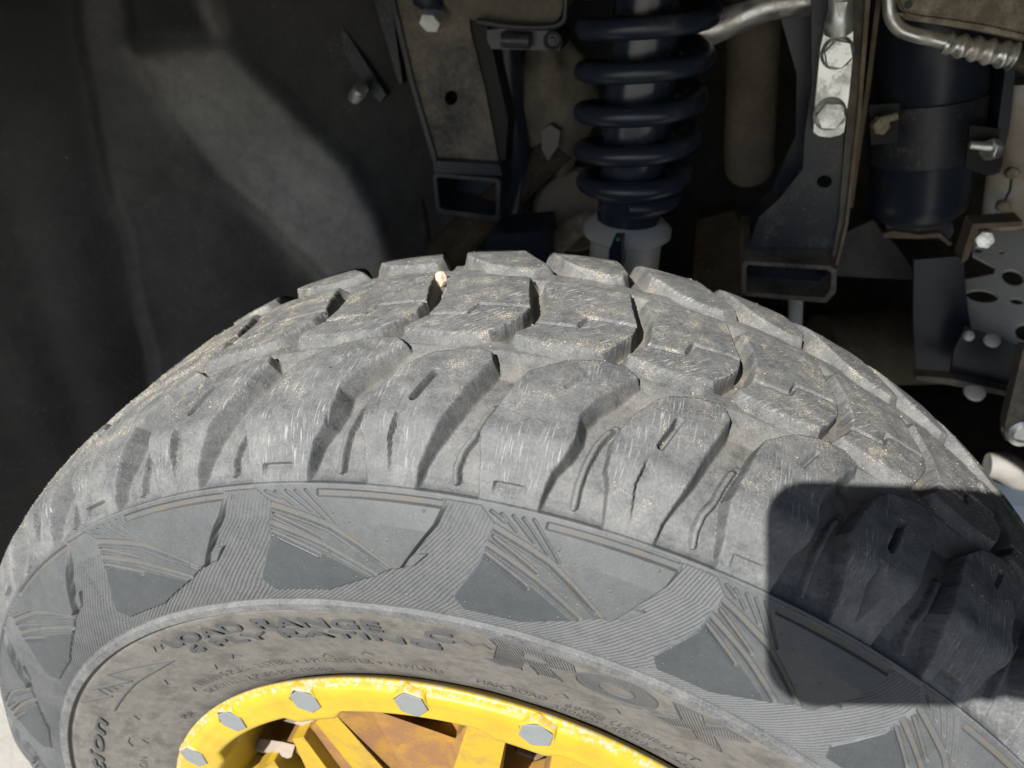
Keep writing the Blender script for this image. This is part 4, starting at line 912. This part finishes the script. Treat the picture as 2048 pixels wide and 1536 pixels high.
# grey cast cylinder and small bracket at the right edge
cy = empty('grey_cylinder', on_y(2010, 390, .42).tolist(), 'pale grey cast cylinder with two small plugs at the right edge', 'cylinder')
ct, cb = on_y(2050, 160, .43), on_y(2010, 446, .43); part('body', tube([ct, ct * .4 + cb * .6, cb], [pxr(2010, 300, .43, 44)] * 3, 36), dirty('cast_grey', (.52, .52, .51), (.45, .38, .28), .45, 30, .7, .1, .4, .2), cy, True)
for a_, b_ in ((2024, 346), (2006, 412)): part('plug', disc(on_y(a_, b_, .398).tolist(), (0, -1, .2), [(.0042, -.004), (.0042, .003), (.003, .004)], 16), YZN, cy, True)
part('bead', tube([on_y(2024, 350, .3985), on_y(2020, 380, .398), on_y(2006, 408, .3985)], .0010, 8), NAVY, cy, True)
lb_ = plate('angle_bracket', [(1946, 448), (2046, 443), (2046, 452), (1958, 458), (1950, 478), (1936, 518), (1926, 526), (1922, 522), (1938, 470)], .39, .02, TAN, None, .001)
tag(lb_, 'thin angle bracket with a worn tan edge above the perforated plate', 'bracket')
part('bolt', hexhead(on_y(1968, 478, .40).tolist(), (-.2, -1, .2), .012, .006, .3), SIL, lb_)

# perforated skid plate and mounting plate below it
qn = np.array((-.25, -.62, .74)); q0 = on_y(1990, 600, .47)
pp = plate('perforated_plate', [(1950, 462), (2140, 452), (2140, 740), (2060, 712), (2000, 692), (1945, 655), (1930, 590), (1926, 560), (1988, 548), (1992, 534), (1946, 510)], 0, .004, GREY, None, 0, qn, q0,
     holes=[ell(1956, 500, 11, 6, 14), ell(2003, 504, 7, 4.5, 14), ell(2026, 555, 23, 16, 22, .3), ell(1965, 592, 33, 13, 22, .12), ell(2034, 602, 15, 7, 16, .1), ell(2050, 664, 20, 17, 20)])
tag(pp, 'light grey plate perforated with oval holes at the right edge', 'plate')
mp = empty('mounting_plate', on_y(1960, 720, .40).tolist(), 'black folded mounting plate with white round heads below the perforated plate', 'plate')
plate('fold', [(1930, 656), (1968, 668), (2010, 682), (2070, 712), (2070, 800), (2010, 790), (1900, 758), (1908, 700)], .405, .004, NAVY, mp, .002)
plate('lower_edge', [(1832, 752), (1900, 757), (1980, 775), (2070, 795), (2070, 804), (1980, 786), (1898, 770), (1832, 760)], .392, .012, BLKD, mp, .001)
plate('upright_panel', [(1828, 520), (1925, 512), (1934, 600), (1940, 656), (1908, 705), (1900, 760), (1832, 756), (1826, 640)], .43, .005, NAVY, mp, .002)
for a_, b_, r_ in ((1938, 671, 10), (1985, 680, 15), (1950, 783, 20)):  # white discs on the round spots of the plate
    part('round_head', disc(on_y(a_, b_, .39).tolist(), (0, -.45, .9), [(pxr(a_, b_, .39, r_), -.002), (pxr(a_, b_, .39, r_), .001), (pxr(a_, b_, .39, r_) * .6, .003)], 20), WHT, mp, True)
# trailing arm, axle tube and boot behind
tag(part('axle_tube', tube([on_y(1640, 705, .52), on_y(1760, 695, .54), on_y(1960, 690, .56)], .040, 28), dirty('olive_dusty_tube', (.075, .068, .052), (.15, .135, .10), .5, 24, .85, 0, .2, .2), None, True), 'thick dusty olive axle tube in the shade behind the tyre', 'axle')
tag(plate('floor_pan', [(1680, 470), (1745, 440), (1800, 500), (1830, 545), (1830, 560), (1670, 552)], .50, .02, dirty('grey_floor', (.06, .06, .066), (.16, .15, .147), .4, 30, .7), None, .003), 'grey dusty floor pan edge behind the box foot', 'floor pan')
tag(part('grab_pin', tube([on_y(1592, 590, .42), on_y(1590, 650, .42)], .006, 14), GREY, None, True), 'short grey pin under the box foot', 'pin')
tag(plate('rear_arm', [(1395, 440), (1470, 420), (1500, 500), (1478, 640), (1380, 600)], .47, .03, RUSTB, None, .005), 'brown dusty arm behind the foot of the upright', 'suspension arm')
ta = empty('tie_rod_end', on_y(2030, 860, .34).tolist(), 'grey tie rod arm with a round eye at the right edge', 'tie rod')
plate('arm', [(2046, 700), (2090, 700), (2100, 880), (2030, 886), (2010, 880), (2010, 850)], .33, .012, BLKD, ta, .003)
part('eye', disc(on_y(2044, 866, .328).tolist(), (0, -1, .1), [(.0105, -.01), (.0105, .002), (.0065, .004), (.006, .001)], 28), SIL, ta, True)
tag(part('ball_stud', tube(smooth_path([on_y(1975, 930, .36), on_y(2010, 935, .36), on_y(2045, 960, .36), on_y(2100, 970, .36)], 5), [.010 + .003 * math.sin(k * .3) for k in range(16)], 18), dirty('grey_boot', (.13, .13, .125), (.2, .18, .14), .4, 40, .7), None, True), 'pale grey lump of a ball stud just right of the tyre crown', 'ball stud')
tag(plate('skid_beam', [(2000, 1010), (2110, 1015), (2110, 1110), (2020, 1090)], .33, .03, dirty('blue_grey', (.03, .04, .055), (.05, .05, .05), .2), None, .003), 'blue grey beam edge at the right edge beyond the tyre', 'beam')
# dark body closing the back of the well
# ------------------------------------------------------------------ spokes and brake seen through the ring
SPK = dirty('dusty_yellow_paint', (0.2808, 0.185, 0.00822), (0.1644, 0.08905, 0.03083), .24, 42, .5, 0, .4, .1)
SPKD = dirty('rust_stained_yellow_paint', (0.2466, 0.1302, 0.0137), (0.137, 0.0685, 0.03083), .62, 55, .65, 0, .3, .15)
def facet(name, px_y, mat):
    """one solid web or ridge: outline points (px, py, y) and a back pushed 16 mm inward"""
    pts = [V_(on_y(a_, b_, c_)) for a_, b_, c_ in px_y]; bm = bmesh.new()
    a = [bm.verts.new(p_) for p_ in pts]; b = [bm.verts.new(p_ + Vector((0, .016, 0))) for p_ in pts]; n_ = len(a)
    c0 = sum((v_.co for v_ in a), Vector()) / n_
    for i in range(1, n_ - 1): bm.faces.new((a[0], a[i], a[i + 1])); bm.faces.new((b[0], b[i + 1], b[i]))
    for i in range(n_): bm.faces.new((a[i], b[i], b[(i + 1) % n_], a[(i + 1) % n_]))
    return part(name, bm, mat, wheel)
yc, yl, yw = .006, .019, .020
facet('spoke', [(662, 1419, yc), (766, 1536, .012), (840, 1620, .016), (770, 1620, .024), (705, 1536, yl), (631, 1445, yl - .004)], SPK)
facet('spoke', [(662, 1419, yc), (742, 1418, .010), (790, 1452, yw), (880, 1640, yw + .006), (840, 1620, .016), (766, 1536, .012)], SPKD)
facet('spoke_web', [(742, 1418, .010), (778, 1449, yw - .004), (821, 1473, yw), (862, 1484, yw), (905, 1484, yw), (920, 1480, yw), (900, 1640, yw + .006), (860, 1640, yw + .006)], SPKD)
facet('spoke', [(937, 1444, yc), (1012, 1466, yc), (1012, 1477, yc + .002), (999, 1536, .010), (985, 1640, .016), (880, 1640, .016), (907, 1536, .010)], SPK)
facet('spoke_side', [(937, 1444, yc + .002), (930, 1450, yw), (900, 1490, yw + .002), (870, 1640, yw + .008), (885, 1640, .018), (909, 1536, .012)], SPKD)
facet('spoke', [(1105, 1504, yc), (1185, 1530, yc), (1178, 1640, .014), (1090, 1640, .014), (1098, 1545, .008)], SPK)
facet('spoke_side', [(1105, 1504, yc + .002), (1096, 1506, yw), (1086, 1545, yw + .002), (1070, 1640, yw + .006), (1092, 1640, .016)], SPKD)
facet('spoke', [(585, 1478, .012), (607, 1474, .010), (652, 1535, .014), (720, 1620, .02), (650, 1620, .026), (612, 1535, .020)], SPK)
facet('spoke_web', [(574, 1482, .022), (590, 1478, .016), (631, 1445, .016), (705, 1536, .022), (765, 1620, .028), (690, 1620, .030), (645, 1536, .022)], SPKD)
facet('spoke', [(500, 1560, .012), (530, 1530, .012), (548, 1522, .014), (600, 1600, .02), (560, 1640, .02)], SPK)
TAB = dirty('pale_steel_tab', (0.2466, 0.2124, 0.1747), (0.1918, 0.1507, 0.1096), .4, 90, .7, .1, .3, .15)
for pts_, off in (([(587, 1447), (619, 1428), (638, 1433), (614, 1454)], (-46, -12)), ([(546, 1507), (565, 1484), (590, 1490), (583, 1514), (576, 1517)], (-60, -12))):
    f0 = [V_(on_y(a_, b_, .020)) for a_, b_ in pts_]; cx_ = sum(f0, Vector()) / len(f0); bk = on_y(pts_[0][0] + off[0], pts_[0][1] + off[1], .050)
    part('balance_tab', prism(f0, (V_(bk) - f0[0])), TAB, wheel, False, .0015)
BRK = dirty('rusty_caliper', (0.1028, 0.06508, 0.05138), (0.1713, 0.1165, 0.09248), .6, 60, .85, 0, .2, .3)
ca = empty('brake_caliper', on_y(850, 1450, .075).tolist(), 'rusty brown brake caliper seen between the yellow spokes', 'brake')
plate('bridge', [(752, 1420), (834, 1424), (834, 1446), (812, 1450), (785, 1446), (772, 1438)], .070, .03, BRK, ca, .003)
plate('clip', [(834, 1432), (852, 1428), (862, 1422), (858, 1440), (850, 1455), (838, 1448)], .066, .008, BRK, ca, .0015)
plate('body', [(864, 1446), (880, 1436), (900, 1430), (980, 1446), (990, 1490), (900, 1486), (880, 1474), (872, 1466)], .072, .04, BRK, ca, .004)
plate('lower_body', [(1034, 1500), (1046, 1506), (1090, 1522), (1120, 1640), (960, 1640), (1010, 1540)], .060, .04, BRK, ca, .004)
plate('pad', [(700, 1480), (880, 1500), (1000, 1560), (1000, 1700), (600, 1700), (540, 1560)], .085, .02, BRK, ca, .004)
bm = disc((0, .150, 0), (0, 1, 0), [(.168, 0), (.168, .006), (.05, .006)], 64); part('dust_shield', bm, NAVY, wheel, True)

# stone caught in the tread
bm = bmesh.new(); bmesh.ops.create_icosphere(bm, subdivisions=2, radius=1); c_ = surf_point(-9.6, 302.0, -3.2)
for v_ in bm.verts: v_.co = Vector(c_.tolist()) + Vector((v_.co.x * .0034, v_.co.y * .003, v_.co.z * .0052)) * (.75 + .5 * float(vnoise(np.array([v_.co.x * 3 + 4]), np.array([v_.co.z * 3 + v_.co.y * 2]))[0]))
tag(part('stone', bm, dirty('pale_stone', (0.3768, 0.3014, 0.2261), (0.274, 0.2055, 0.137), .3, 300, .85), None, False), 'small pale stone wedged in a groove at the top of the tread', 'stone')
# ------------------------------------------------------------------ the phone taking the picture (behind the lens; it throws the rounded shadow)
PH = dirty('phone_case', (.02, .02, .022), (.05, .05, .05), .1, 40, .5)
bm = bmesh.new(); R0, W_, Hh_, L0, T0 = .0145, .165, .0835, .0165, .0170
pts = []
for cx_, cy_, a0 in ((-L0 + R0, T0 - R0, 90), (-L0 + W_ - R0, T0 - R0, 0), (-L0 + W_ - R0, T0 - Hh_ + R0, -90), (-L0 + R0, T0 - Hh_ + R0, 180)):
    for k in range(7):
        a_ = math.radians(a0 + 90 - 15 * k if False else a0 + (90 - 15 * k)); pts.append((cx_ + R0 * math.cos(a_), cy_ + R0 * math.sin(a_)))
P3 = [Vector((CAM + RV * x_ + UV * y_ - FV * .004).tolist()) for x_, y_ in pts]
bm = prism(P3, (-FV * .009).tolist())
tag(part('phone', bm, PH, None, False, .001), 'black phone held up to photograph the tyre, behind the lens', 'phone')
